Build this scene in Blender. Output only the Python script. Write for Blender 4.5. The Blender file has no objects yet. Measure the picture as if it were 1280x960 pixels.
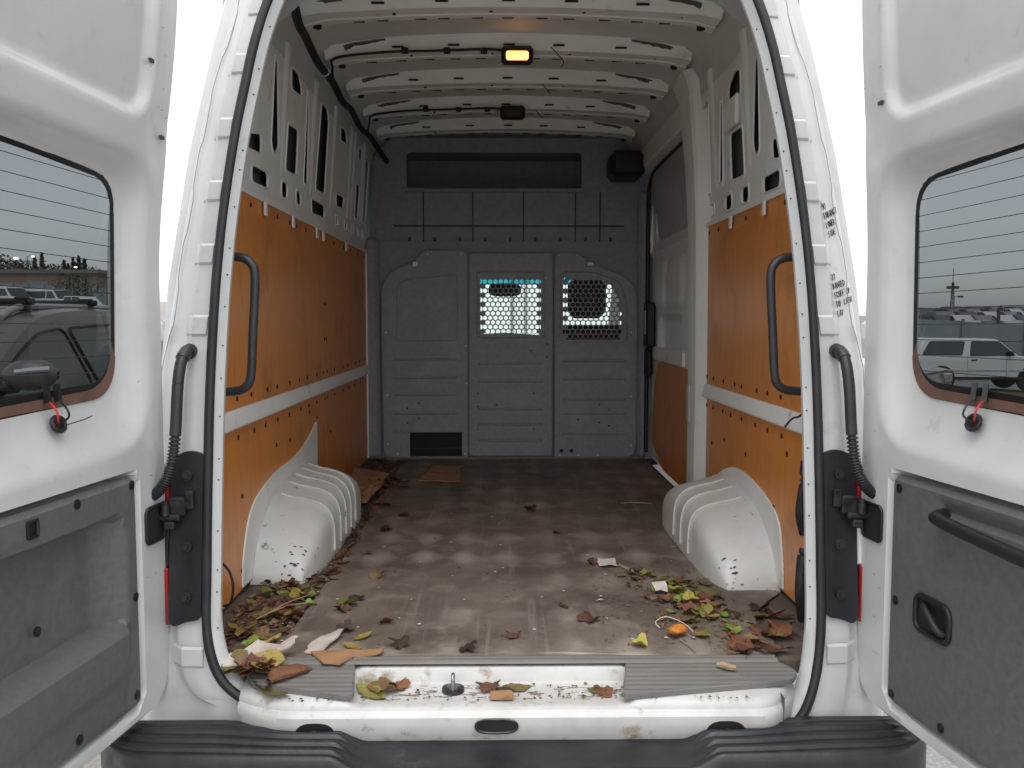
import bpy, math, random
import numpy as np
from mathutils import Vector, Matrix
from mathutils.geometry import delaunay_2d_cdt
random.seed(7); rng = np.random.default_rng(7)
R = math.radians
sc = bpy.context.scene
col = sc.collection

# ------------------------------------------------------------------ camera
cam_d = bpy.data.cameras.new('camera'); cam = bpy.data.objects.new('camera', cam_d); col.objects.link(cam)
cam_d.sensor_width = 36.0; cam_d.lens = 36.0 * 1100 / 1280; cam_d.clip_start = .02; cam_d.clip_end = 3000
cam.location = (-.036, -2.25, 1.53)
cam.rotation_euler = (R(90 - 4.21), 0, R(-.78))
sc.camera = cam
# ------------------------------------------------------------------ world, sun, exposure
W = bpy.data.worlds.new('World'); sc.world = W; W.use_nodes = True
nt = W.node_tree; nt.nodes.clear()
sky = nt.nodes.new('ShaderNodeTexSky'); sky.sky_type = 'NISHITA'; sky.sun_disc = False
sky.sun_elevation = R(70); sky.sun_rotation = R(181); sky.dust_density = 1.2; sky.air_density = 1.0; sky.altitude = 50
hs = nt.nodes.new('ShaderNodeHueSaturation'); hs.inputs['Saturation'].default_value = .10
bg = nt.nodes.new('ShaderNodeBackground'); bg.inputs['Strength'].default_value = .15
ow = nt.nodes.new('ShaderNodeOutputWorld')
nt.links.new(sky.outputs[0], hs.inputs['Color']); nt.links.new(hs.outputs[0], bg.inputs['Color']); nt.links.new(bg.outputs[0], ow.inputs[0])
sd = bpy.data.lights.new('sun', 'SUN'); sd.energy = .9; sd.angle = R(60); sd.color = (1, .97, .93)
sun = bpy.data.objects.new('sun', sd); col.objects.link(sun)
az = R(181); el = R(70)
sdir = Vector((math.sin(az) * math.cos(el), math.cos(az) * math.cos(el), math.sin(el)))
sun.rotation_euler = sdir.to_track_quat('Z', 'Y').to_euler(); sun.location = (0, -6, 12)
vs = sc.view_settings; vs.view_transform = 'Standard'; vs.look = 'None'; vs.gamma = 1; vs.use_curve_mapping = False
vs.exposure = 1.13
sc.render.engine = 'CYCLES'
sc.cycles.max_bounces = 12; sc.cycles.diffuse_bounces = 9; sc.cycles.transparent_max_bounces = 12

# ------------------------------------------------------------------ materials
def mat(name, c, rough=.5, c2=None, scale=8., lo=.4, hi=.7, bump=0., bscale=60., metal=0., coat=0., emit=None, spec=.5, detail=6, stretch=None,
        dirt=None, dscale=3., dlo=.55, dhi=.75):
    m = bpy.data.materials.new(name); m.use_nodes = True
    n = m.node_tree.nodes; l = m.node_tree.links; b = n['Principled BSDF']
    b.inputs['Base Color'].default_value = (*c, 1); b.inputs['Roughness'].default_value = rough
    b.inputs['Metallic'].default_value = metal; b.inputs['Coat Weight'].default_value = coat
    b.inputs['Specular IOR Level'].default_value = spec
    tc = n.new('ShaderNodeTexCoord'); src = tc.outputs['Object']
    if stretch:
        mp = n.new('ShaderNodeMapping'); mp.inputs['Scale'].default_value = stretch; l.new(src, mp.inputs[0]); src2 = mp.outputs[0]
    else: src2 = src
    last = None
    def layer(prev, colr, scl, a, z, s):
        no = n.new('ShaderNodeTexNoise'); no.inputs['Scale'].default_value = scl; no.inputs['Detail'].default_value = detail; no.inputs['Roughness'].default_value = .62
        l.new(s, no.inputs['Vector'])
        rp = n.new('ShaderNodeMapRange'); rp.inputs['From Min'].default_value = a; rp.inputs['From Max'].default_value = z
        l.new(no.outputs['Fac'], rp.inputs['Value'])
        mx = n.new('ShaderNodeMix'); mx.data_type = 'RGBA'
        if prev is None: mx.inputs['A'].default_value = (*c, 1)
        else: l.new(prev, mx.inputs['A'])
        mx.inputs['B'].default_value = (*colr, 1)
        l.new(rp.outputs[0], mx.inputs['Factor'])
        return mx.outputs['Result']
    if c2: last = layer(None, c2, scale, lo, hi, src2)
    if dirt: last = layer(last, dirt, dscale, dlo, dhi, src)
    if last is not None: l.new(last, b.inputs['Base Color'])
    if bump:
        nb = n.new('ShaderNodeTexNoise'); nb.inputs['Scale'].default_value = bscale; nb.inputs['Detail'].default_value = 4; l.new(src2, nb.inputs['Vector'])
        bp = n.new('ShaderNodeBump'); bp.inputs['Strength'].default_value = bump; bp.inputs['Distance'].default_value = .01
        l.new(nb.outputs['Fac'], bp.inputs['Height']); l.new(bp.outputs[0], b.inputs['Normal'])
    if emit: b.inputs['Emission Color'].default_value = (*emit[0], 1); b.inputs['Emission Strength'].default_value = emit[1]
    return m

M = {}
M['paint'] = mat('van_white_paint', (.57, .58, .585), .36, (.50, .51, .51), 5, .45, .75, coat=.5, dirt=(.40, .39, .36), dscale=14, dlo=.62, dhi=.85)
M['paint_in'] = mat('van_inner_paint', (.83, .86, .845), .45, (.74, .765, .75), 4, .4, .75, dirt=(.33, .30, .26), dscale=9, dlo=.62, dhi=.85)
M['paint_scuffed'] = mat('scuffed_white_paint', (.68, .68, .665), .42, (.62, .60, .56), 9, .45, .75, dirt=(.22, .17, .12), dscale=26, dlo=.63, dhi=.72)
M['sill_paint'] = mat('dirty_sill_paint', (.53, .53, .515), .40, (.43, .415, .385), 7, .42, .72, dirt=(.26, .19, .13), dscale=16, dlo=.58, dhi=.72)
M['roof_skin'] = mat('bare_roof_skin', (.69, .715, .70), .6, (.555, .575, .565), 3, .35, .75, bump=.1, bscale=25)
M['backing_dark'] = mat('dark_backing_grey', (.10, .108, .115), .6, (.07, .075, .08), 5, .4, .7)  # dark tone of the added sheet that darkens the side-frame cut-outs
M['ply'] = mat('varnished_plywood', (.72, .285, .064), .34, (.63, .228, .048), 7, .38, .70, bump=.05, bscale=40, stretch=(1, 7, .55), dirt=(.30, .105, .032), dscale=4.5, dlo=.53, dhi=.86)
M['ply_edge'] = mat('hole_dark', (.02, .015, .012), .8)
M['grey_panel'] = mat('grey_bulkhead_plastic', (.285, .29, .315), .5, (.25, .255, .275), 40, .4, .6, bump=.15, bscale=400, dirt=(.36, .36, .365), dscale=2.6, dlo=.52, dhi=.8)
M['liner'] = mat('grey_liner', (.29, .295, .325), .7, (.25, .255, .285), 30, .4, .6, bump=.1, bscale=300)
M['trim'] = mat('grey_door_trim', (.118, .121, .125), .5, (.10, .103, .107), 60, .4, .6, bump=.25, bscale=700, dirt=(.18, .18, .178), dscale=5, dlo=.58, dhi=.85)
M['black'] = mat('black_plastic', (.009, .009, .011), .45, (.015, .015, .018), 12, .4, .7, bump=.1, bscale=300)
M['rubber'] = mat('black_rubber', (.014, .014, .017), .55, (.024, .024, .028), 15, .45, .7, bump=.05, bscale=200)
M['handle'] = mat('grab_handle_plastic', (.022, .022, .026), .42, (.035, .035, .04), 30, .4, .7, bump=.08, bscale=300)
M['bumper'] = mat('weathered_bumper_plastic', (.011, .012, .015), .42, (.032, .033, .038), 9, .42, .8, bump=.1, bscale=250, dirt=(.16, .16, .165), dscale=5, dlo=.6, dhi=.85)
M['steel'] = mat('zinc_steel', (.35, .35, .36), .4, (.2, .18, .16), 30, .45, .7, metal=.8)
M['dark_steel'] = mat('greasy_hinge_steel', (.05, .05, .054), .42, (.015, .015, .015), 40, .4, .65, metal=.5)
M['silver'] = mat('silver_bumper', (.55, .56, .57), .35, (.4, .4, .41), 6, .4, .7, metal=.2)
M['wire'] = mat('harness_tape', (.012, .012, .014), .7)
M['red_wire'] = mat('red_wire', (.5, .02, .03), .4)
M['red'] = mat('red_lens', (.28, .008, .012), .15, coat=.5)
M['clear'] = mat('clear_lens', (.75, .75, .75), .15, coat=.5)
M['amber'] = mat('lit_amber_lens', (.9, .55, .2), .3, emit=((1, .42, .08), 2.0))
M['lens_off'] = mat('unlit_lens', (.05, .05, .05), .3)
M['card'] = mat('cardboard', (.36, .20, .10), .85, (.28, .15, .075), 14, .4, .7, bump=.2, bscale=150, dirt=(.18, .10, .06), dscale=16, dlo=.6, dhi=.75)
M['paper'] = mat('white_paper', (.68, .64, .60), .8, (.55, .48, .42), 20, .45, .7, bump=.1)
M['torn'] = mat('torn_label_card', (.55, .49, .45), .85, (.40, .31, .26), 16, .4, .7, bump=.2, bscale=120)
M['wood'] = mat('wood_chunk', (.20, .085, .04), .85, (.10, .045, .025), 14, .4, .7, bump=.5, bscale=40, stretch=(3, 1, 3))
M['twig'] = mat('dry_twig', (.35, .27, .18), .8, (.25, .17, .1), 30)
M['orange'] = mat('orange_plastic', (.55, .20, .02), .5, (.30, .09, .02), 60)
M['dark_floor'] = mat('dirty_floor_edge', (.10, .078, .06), .85, (.16, .125, .098), 14, .4, .7, bump=.3, bscale=80)
M['scuff'] = mat('scuff_plate_plastic', (.155, .147, .14), .5, (.20, .182, .165), 7, .4, .75, bump=.1, bscale=160, stretch=(.5, 3, 1), dirt=(.26, .20, .155), dscale=8, dlo=.6, dhi=.85)
M['dust_line'] = mat('sealant', (.10, .095, .09), .8)
M['seam'] = mat('seam_sealer', (.28, .28, .275), .8)
M['ink'] = mat('black_marker_ink', (.02, .02, .025), .5)
M['chip'] = mat('paint_chip_primer', (.06, .06, .062), .8)
M['lamp_glass'] = mat('headlamp_lens', (.42, .43, .44), .12, (.16, .16, .17), 20, .45, .6, coat=.6)
M['frit'] = mat('window_edge_black', (.008, .008, .009), .4)
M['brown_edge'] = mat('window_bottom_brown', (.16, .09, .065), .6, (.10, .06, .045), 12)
M['seat'] = mat('grey_seat_cloth', (.05, .045, .045), .9)
M['dash'] = mat('dark_dash', (.03, .03, .033), .7)

def leafm(name, c, c2):
    m = mat(name, c, .6, c2, 25, .4, .65, bump=.25, bscale=60)
    n = m.node_tree.nodes; l = m.node_tree.links; b = n['Principled BSDF']; src = b.inputs['Base Color'].links[0].from_socket
    oi = n.new('ShaderNodeObjectInfo'); mr = n.new('ShaderNodeMapRange'); mr.inputs['To Min'].default_value = .55; mr.inputs['To Max'].default_value = 1.35; l.new(oi.outputs['Random'], mr.inputs[0])
    hv = n.new('ShaderNodeHueSaturation'); l.new(mr.outputs[0], hv.inputs['Value']); l.new(src, hv.inputs['Color'])
    m2 = n.new('ShaderNodeMapRange'); m2.inputs['To Min'].default_value = .47; m2.inputs['To Max'].default_value = .53; l.new(oi.outputs['Random'], m2.inputs[0]); l.new(m2.outputs[0], hv.inputs['Hue'])
    l.new(hv.outputs[0], b.inputs['Base Color']); return m
LEAF = {'brown': leafm('leaf_brown', (.17, .09, .045), (.10, .05, .028)),
        'dark': leafm('leaf_dark', (.04, .022, .015), (.065, .035, .022)),
        'russet': leafm('leaf_russet', (.22, .085, .04), (.14, .05, .028)),
        'yellow': leafm('leaf_yellow', (.33, .26, .05), (.24, .16, .045)),
        'green': leafm('leaf_green', (.15, .24, .03), (.24, .28, .05)),
        'olive': leafm('leaf_olive', (.22, .195, .05), (.15, .12, .035))}

def glass(name, tint, refl=.06):
    m = bpy.data.materials.new(name); m.use_nodes = True; n = m.node_tree.nodes; l = m.node_tree.links; n.clear()
    o = n.new('ShaderNodeOutputMaterial'); t = n.new('ShaderNodeBsdfTransparent'); t.inputs[0].default_value = (*tint, 1)
    g = n.new('ShaderNodeBsdfGlossy'); g.inputs['Roughness'].default_value = .03; g.inputs['Color'].default_value = (1, 1, 1, 1)
    lw = n.new('ShaderNodeLayerWeight'); lw.inputs[0].default_value = .5
    pw = n.new('ShaderNodeMath'); pw.operation = 'POWER'; pw.inputs[1].default_value = 5; l.new(lw.outputs['Facing'], pw.inputs[0])
    f = n.new('ShaderNodeMath'); f.operation = 'MULTIPLY_ADD'; f.inputs[1].default_value = .55; f.inputs[2].default_value = .03; l.new(pw.outputs[0], f.inputs[0])
    x = n.new('ShaderNodeMixShader'); l.new(f.outputs[0], x.inputs[0]); l.new(t.outputs[0], x.inputs[1]); l.new(g.outputs[0], x.inputs[2]); l.new(x.outputs[0], o.inputs[0])
    return m
M['tint'] = glass('tinted_rear_glass', (.175, .192, .202))
M['windscreen'] = glass('clear_windscreen', (.84, .95, .90))
M['teal'] = glass('teal_sun_band', (.05, .38, .45))
M['car_glass'] = mat('dark_car_glass', (.045, .06, .065), .08, spec=.8)

def floor_mat_material():
    m = mat('dirty_rubber_mat', (.105, .083, .068), .55, (.195, .158, .128), 4, .36, .66, bump=.22, bscale=45, dirt=(.32, .27, .225), dscale=9, dlo=.53, dhi=.82)
    n = m.node_tree.nodes; l = m.node_tree.links; b = n['Principled BSDF']
    prev = b.inputs['Base Color'].links[0].from_socket
    tc = n.new('ShaderNodeTexCoord'); sp = n.new('ShaderNodeSeparateXYZ'); l.new(tc.outputs['Object'], sp.inputs[0])
    nz = n.new('ShaderNodeTexNoise'); nz.inputs['Scale'].default_value = 2.6; nz.inputs['Detail'].default_value = 5; l.new(tc.outputs['Object'], nz.inputs['Vector'])
    def wave(sock, per, ph):
        a = n.new('ShaderNodeMath'); a.operation = 'MULTIPLY_ADD'; l.new(sock, a.inputs[0]); a.inputs[1].default_value = 2 * math.pi / per; 
        w = n.new('ShaderNodeMath'); w.operation = 'MULTIPLY_ADD'; l.new(nz.outputs['Fac'], w.inputs[0]); w.inputs[1].default_value = 3.6; w.inputs[2].default_value = ph
        l.new(w.outputs[0], a.inputs[2])
        s = n.new('ShaderNodeMath'); s.operation = 'SINE'; l.new(a.outputs[0], s.inputs[0]); return s.outputs[0]
    mu = n.new('ShaderNodeMath'); mu.operation = 'ADD'; l.new(wave(sp.outputs[0], .155, 0), mu.inputs[0]); l.new(wave(sp.outputs[1], .30, 1.), mu.inputs[1])
    n2 = n.new('ShaderNodeTexNoise'); n2.inputs['Scale'].default_value = 1.7; n2.inputs['Detail'].default_value = 3; l.new(tc.outputs['Object'], n2.inputs['Vector'])
    mr = n.new('ShaderNodeMapRange'); mr.inputs['From Min'].default_value = .42; mr.inputs['From Max'].default_value = .66; l.new(n2.outputs['Fac'], mr.inputs[0])
    m2 = n.new('ShaderNodeMapRange'); m2.inputs['From Min'].default_value = -.2; m2.inputs['From Max'].default_value = 1.9; l.new(mu.outputs[0], m2.inputs[0])
    mm = n.new('ShaderNodeMath'); mm.operation = 'MULTIPLY'; l.new(mr.outputs[0], mm.inputs[0]); l.new(m2.outputs[0], mm.inputs[1])
    m3 = n.new('ShaderNodeMath'); m3.operation = 'MULTIPLY'; m3.inputs[1].default_value = .95; l.new(mm.outputs[0], m3.inputs[0])
    mx = n.new('ShaderNodeMix'); mx.data_type = 'RGBA'; l.new(prev, mx.inputs['A']); mx.inputs['B'].default_value = (.40, .345, .295, 1); l.new(m3.outputs[0], mx.inputs['Factor'])
    mp = n.new('ShaderNodeMapping'); mp.inputs['Scale'].default_value = (38, 1.6, 1); l.new(tc.outputs['Object'], mp.inputs[0])
    n3 = n.new('ShaderNodeTexNoise'); n3.inputs['Scale'].default_value = 1; n3.inputs['Detail'].default_value = 6; l.new(mp.outputs[0], n3.inputs['Vector'])
    r3 = n.new('ShaderNodeMapRange'); r3.inputs['From Min'].default_value = .60; r3.inputs['From Max'].default_value = .80; r3.inputs['To Max'].default_value = .6; l.new(n3.outputs['Fac'], r3.inputs[0])
    x3 = n.new('ShaderNodeMix'); x3.data_type = 'RGBA'; l.new(mx.outputs['Result'], x3.inputs['A']); x3.inputs['B'].default_value = (.34, .30, .265, 1); l.new(r3.outputs[0], x3.inputs['Factor'])
    l.new(x3.outputs['Result'], b.inputs['Base Color'])
    return m
M['mat'] = floor_mat_material()

# ------------------------------------------------------------------ mesh helpers
def link(name, verts, faces, m, parent=None, smooth=None, kind=None):
    me = bpy.data.meshes.new(name); me.from_pydata([tuple(map(float, v)) for v in verts], [], [tuple(map(int, f)) for f in faces]); me.update()
    if m is not None: me.materials.append(m)
    if smooth is not None:
        me.polygons.foreach_set('use_smooth', [True] * len(me.polygons))
        me.set_sharp_from_angle(angle=R(smooth))
    o = bpy.data.objects.new(name, me); col.objects.link(o)
    if parent is not None: o.parent = parent
    if kind: o['kind'] = kind
    return o
def tag(o, label, cat, group=None):
    o['label'] = label; o['category'] = cat
    if group: o['group'] = group
    return o
def empty(name, loc=(0, 0, 0), rz=0):
    o = bpy.data.objects.new(name, None); col.objects.link(o); o.location = loc; o.rotation_euler = (0, 0, rz); o.empty_display_size = .2
    return o

class MB:
    def __init__(s): s.v = []; s.f = []
    def add(s, v, f):
        k = len(s.v); s.v += [tuple(p) for p in v]; s.f += [tuple(i + k for i in q) for q in f]; return s
    def box(s, a, b, bev=0.):
        (x0, y0, z0), (x1, y1, z1) = a, b
        if bev <= 0:
            v = [(x, y, z) for z in (z0, z1) for y in (y0, y1) for x in (x0, x1)]
            return s.add(v, [(0, 2, 3, 1), (4, 5, 7, 6), (0, 1, 5, 4), (2, 6, 7, 3), (0, 4, 6, 2), (1, 3, 7, 5)])
        # chamfered box: convex hull of 24 corner points
        import bmesh
        bm = bmesh.new()
        for sx, X in ((1, x0), (-1, x1)):
            for sy, Y in ((1, y0), (-1, y1)):
                for sz, Z in ((1, z0), (-1, z1)):
                    bm.verts.new((X, Y + sy * bev, Z + sz * bev)); bm.verts.new((X + sx * bev, Y, Z + sz * bev)); bm.verts.new((X + sx * bev, Y + sy * bev, Z))
        bmesh.ops.convex_hull(bm, input=bm.verts[:]); bm.verts.index_update()
        v = [tuple(p.co) for p in bm.verts]; f = [[q.index for q in fc.verts] for fc in bm.faces]; bm.free()
        return s.add(v, f)
    def tube(s, path, r, n=8, rad=None, closed=False):
        P = np.array(path, float); m = len(P); vs_ = []
        up = np.array([.13, .31, .94])
        for i in range(m):
            if closed: t = P[(i + 1) % m] - P[i - 1]
            else: t = P[min(i + 1, m - 1)] - P[max(i - 1, 0)]
            t = t / (np.linalg.norm(t) + 1e-12)
            a = np.cross(t, up); 
            if np.linalg.norm(a) < .15: a = np.cross(t, np.array([1., 0, 0]))
            a /= np.linalg.norm(a); b = np.cross(t, a)
            rr = r if rad is None else rad[i]
            for k in range(n):
                w = 2 * math.pi * k / n; vs_.append(P[i] + rr * (math.cos(w) * a + math.sin(w) * b))
        f = []
        for i in range(m if closed else m - 1):
            j = (i + 1) % m
            for k in range(n): f.append((i * n + k, i * n + (k + 1) % n, j * n + (k + 1) % n, j * n + k))
        if not closed: f += [tuple(range(n - 1, -1, -1)), tuple(range((m - 1) * n, m * n))]
        return s.add(vs_, f)
    def disc(s, c, ax, r, h, n=12):
        c = np.array(c, float); ax = np.array(ax, float); ax /= np.linalg.norm(ax)
        return s.tube([c - ax * h / 2, c + ax * h / 2], r, n)
    def grid(s, P):   # P: 2d array of points [i][j]
        a = len(P); b = len(P[0]); v = [p for row in P for p in row]
        return s.add(v, [(i * b + j, i * b + j + 1, (i + 1) * b + j + 1, (i + 1) * b + j) for i in range(a - 1) for j in range(b - 1)])
    def build(s, name, m, parent=None, smooth=None, kind=None): return link(name, s.v, s.f, m, parent, smooth, kind)

def smoothpath(P, n=8, closed=False):
    P = [np.array(p, float) for p in P]; out = []; L = len(P)
    rngi = range(L if closed else L - 1)
    for i in rngi:
        p0 = P[i - 1] if (closed or i > 0) else P[0]; p1 = P[i]; p2 = P[(i + 1) % L]; p3 = P[(i + 2) % L] if closed else P[min(i + 2, L - 1)]
        for k in range(n):
            t = k / n; out.append(.5 * ((2 * p1) + (-p0 + p2) * t + (2 * p0 - 5 * p1 + 4 * p2 - p3) * t * t + (-p0 + 3 * p1 - 3 * p2 + p3) * t ** 3))
    if not closed: out.append(P[-1])
    return out
def rpoly(pts, r, n=5):
    out = []; L = len(pts)
    for i in range(L):
        p = np.array(pts[i], float); a = np.array(pts[i - 1], float) - p; b = np.array(pts[(i + 1) % L], float) - p
        rr = r[i] if isinstance(r, (list, tuple)) else r
        la, lb = np.linalg.norm(a), np.linalg.norm(b); d = min(rr, la * .49, lb * .49); A = p + a / la * d; B = p + b / lb * d
        for k in range(n + 1):
            t = k / n; out.append(tuple((1 - t) ** 2 * A + 2 * t * (1 - t) * (p * .85 + (A + B) * .075) + t * t * B))
    return out
def rrect(x0, y0, x1, y1, r, n=5): return rpoly([(x0, y0), (x1, y0), (x1, y1), (x0, y1)], r, n)
def inpoly(P, poly):
    P = np.asarray(P); poly = np.asarray(poly); x, y = P[:, 0], P[:, 1]; res = np.zeros(len(P), bool); j = len(poly) - 1
    for i in range(len(poly)):
        xi, yi = poly[i]; xj, yj = poly[j]
        c = ((yi > y) != (yj > y)); 
        with np.errstate(divide='ignore', invalid='ignore'):
            res ^= c & (x < (xj - xi) * (y - yi) / (yj - yi + 1e-15) + xi)
        j = i
    return res
def polydist(P, poly):
    P = np.asarray(P, float); poly = np.asarray(poly, float); d = np.full(len(P), 1e9)
    for i in range(len(poly)):
        a = poly[i - 1]; b = poly[i]; ab = b - a; t = np.clip(((P - a) @ ab) / (ab @ ab + 1e-15), 0, 1)
        d = np.minimum(d, np.linalg.norm(P - a - t[:, None] * ab, axis=1))
    return d
def sdf(P, poly): d = polydist(P, poly); return np.where(inpoly(P, poly), -d, d)
def sstep(a, b, x): t = np.clip((np.asarray(x, float) - a) / (b - a), 0, 1); return t * t * (3 - 2 * t)
def plate2d(outline, holes=(), step=None):
    V = []; Eg = []
    for lp in [outline, *holes]:
        k = len(V); V += [tuple(p) for p in lp]; n = len(lp); Eg += [(k + i, k + (i + 1) % n) for i in range(n)]
    if step:
        o = np.array(outline); xs = np.arange(o[:, 0].min(), o[:, 0].max(), step); ys = np.arange(o[:, 1].min(), o[:, 1].max(), step)
        G = np.array([(a, b) for a in xs for b in ys]); ok = inpoly(G, outline) & (polydist(G, outline) > step * .4)
        for h in holes: ok &= ~inpoly(G, h) & (polydist(G, h) > step * .4)
        V += [tuple(p) for p in G[ok]]
    r = delaunay_2d_cdt([Vector(p) for p in V], Eg, [], 0, 1e-6)
    v = np.array([(p.x, p.y) for p in r[0]]); f = np.array([tuple(q) for q in r[2]])
    c = v[f].mean(axis=1); ok = inpoly(c, outline)
    for h in holes: ok &= ~inpoly(c, h)
    return v, f[ok]
def thick(v3, tris, off):   # front sheet + back sheet shifted by off + rim
    v3 = np.asarray(v3, float); n = len(v3); off = np.asarray(off, float)
    cnt = {}
    for t in tris:
        for a, b in ((t[0], t[1]), (t[1], t[2]), (t[2], t[0])): cnt[(a, b)] = cnt.get((a, b), 0) + 1
    F = [tuple(t) for t in tris] + [tuple(int(i) + n for i in t[::-1]) for t in tris]
    for (a, b) in cnt:
        if (b, a) not in cnt: F.append((b, a, a + n, b + n))
    return np.vstack([v3, v3 + off]), F
def plate3(outline, holes, fn, off, step=None):
    v, f = plate2d(outline, holes, step); return thick(fn(v), f, off)

# ================================================================== GROUND
GS = .055
def gz(x):
    a = abs(x); d = a - 1.6
    h = 0 if d <= 0 else GS * (d * d / (d + 1.2))
    return -h if x > 0 else h
xs = [-1500, -600, -250, -100, -50, -30, -20, -14, -9, -6, -4.5, -3.5, -2.8, -2.2, -1.6, 0, 1.6, 2.2, 2.8, 3.5, 4.5, 6, 9, 14, 20, 30, 50, 100, 250, 600, 1500]
g = MB().grid([[(x, y, gz(x)) for x in xs] for y in (-1500, -100, -10, 10, 30, 100, 400, 1500)])
M['ground'] = mat('gravel_lot', (.34, .33, .315), .9, (.24, .235, .22), 60, .38, .6, bump=.6, bscale=55, dirt=(.25, .235, .21), dscale=.3, dlo=.45, dhi=.7)
o = g.build('ground', M['ground']); o['kind'] = 'structure'
M['grass'] = mat('grass_verge', (.06, .085, .03), .95, (.12, .12, .06), 3, .4, .65, bump=.5, bscale=20)
o = MB().grid([[(x, y, gz(x) + .01) for x in (9, 12, 14, 18, 24, 32)] for y in (19, 21, 24, 25.6)]).build('grass_verge', M['grass']); o['kind'] = 'structure'
# loose stones on the lot by the bumper corners
st = MB()
for i in range(900):
    x = rng.uniform(-1.6, 1.6); y = rng.uniform(-1.2, .1)
    r = rng.uniform(.006, .016); a = rng.uniform(0, 6.28); q = [(math.cos(a + k * 1.257) * r * rng.uniform(.7, 1.2), math.sin(a + k * 1.257) * r * rng.uniform(.7, 1.2)) for k in range(5)]
    v = [(x + p[0], y + p[1], gz(x) - .001) for p in q] + [(x + p[0] * .55, y + p[1] * .55, gz(x) + r * .7) for p in q]
    st.add(v, [(k, (k + 1) % 5, 5 + (k + 1) % 5, 5 + k) for k in range(5)] + [(5, 6, 7, 8, 9)])
M['stone'] = mat('pale_gravel', (.42, .40, .36), .85, (.18, .17, .16), 30, .4, .6)
o = st.build('gravel', M['stone'], kind='stuff'); tag(o, 'pale loose gravel scattered on the lot under the bumper', 'gravel')

# ================================================================== THE VAN
van = empty('cargo_van')
tag(van, 'white high-roof cargo van, rear doors open on an empty plywood-lined hold', 'van')
FZ = .68
# --- opening outline
def interp(T, z): return float(np.interp(z, [t[0] for t in T], [t[1] for t in T]))
SY = [(.5, -.225), (.62, -.205), (.7, -.19), (.9, -.16), (1.2, -.13), (1.6, -.10), (2., -.06), (2.3, -.02), (2.56, .02)]
XO = [(.5, .925), (.8, .92), (1.2, .910), (1.38, .895), (1.5, .868), (1.75, .832), (2.06, .780), (2.31, .712), (2.6, .64)]
SIDE = [(.741, .80), (.743, .95), (.742, 1.13), (.739, 1.3), (.733, 1.45), (.724, 1.6), (.712, 1.74), (.696, 1.87), (.676, 2.0), (.657, 2.1), (.637, 2.2), (.608, 2.3), (.566, 2.4), (.50, 2.47), (.40, 2.51), (.22, 2.53), (0, 2.535)]
BOT = {1: [(.648, .548), (.672, .565), (.694, .592), (.713, .635), (.73, .70)], -1: [(.575, .606), (.625, .618), (.668, .640), (.702, .672), (.726, .72)]}
def opening(side):
    p = smoothpath([(x, 0, z) for x, z in BOT[side] + SIDE], 5)
    out = []
    for q in p: out.append((side * q[0], interp(SY, q[2]), q[2]))
    return out
XS = [(o_, d_) for o_, d_ in [(.13, .36), (.05, .14), (-.012, .058), (-.022, .050), (-.023, .035), (-.012, .020), (.0, .012), (.012, .008), (.048, .014), (.054, .022), (.060, .036), (.066, .040), (.098, .058), (.108, .062), (.116, .072), (.120, .092), (.120, .13)]]
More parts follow.
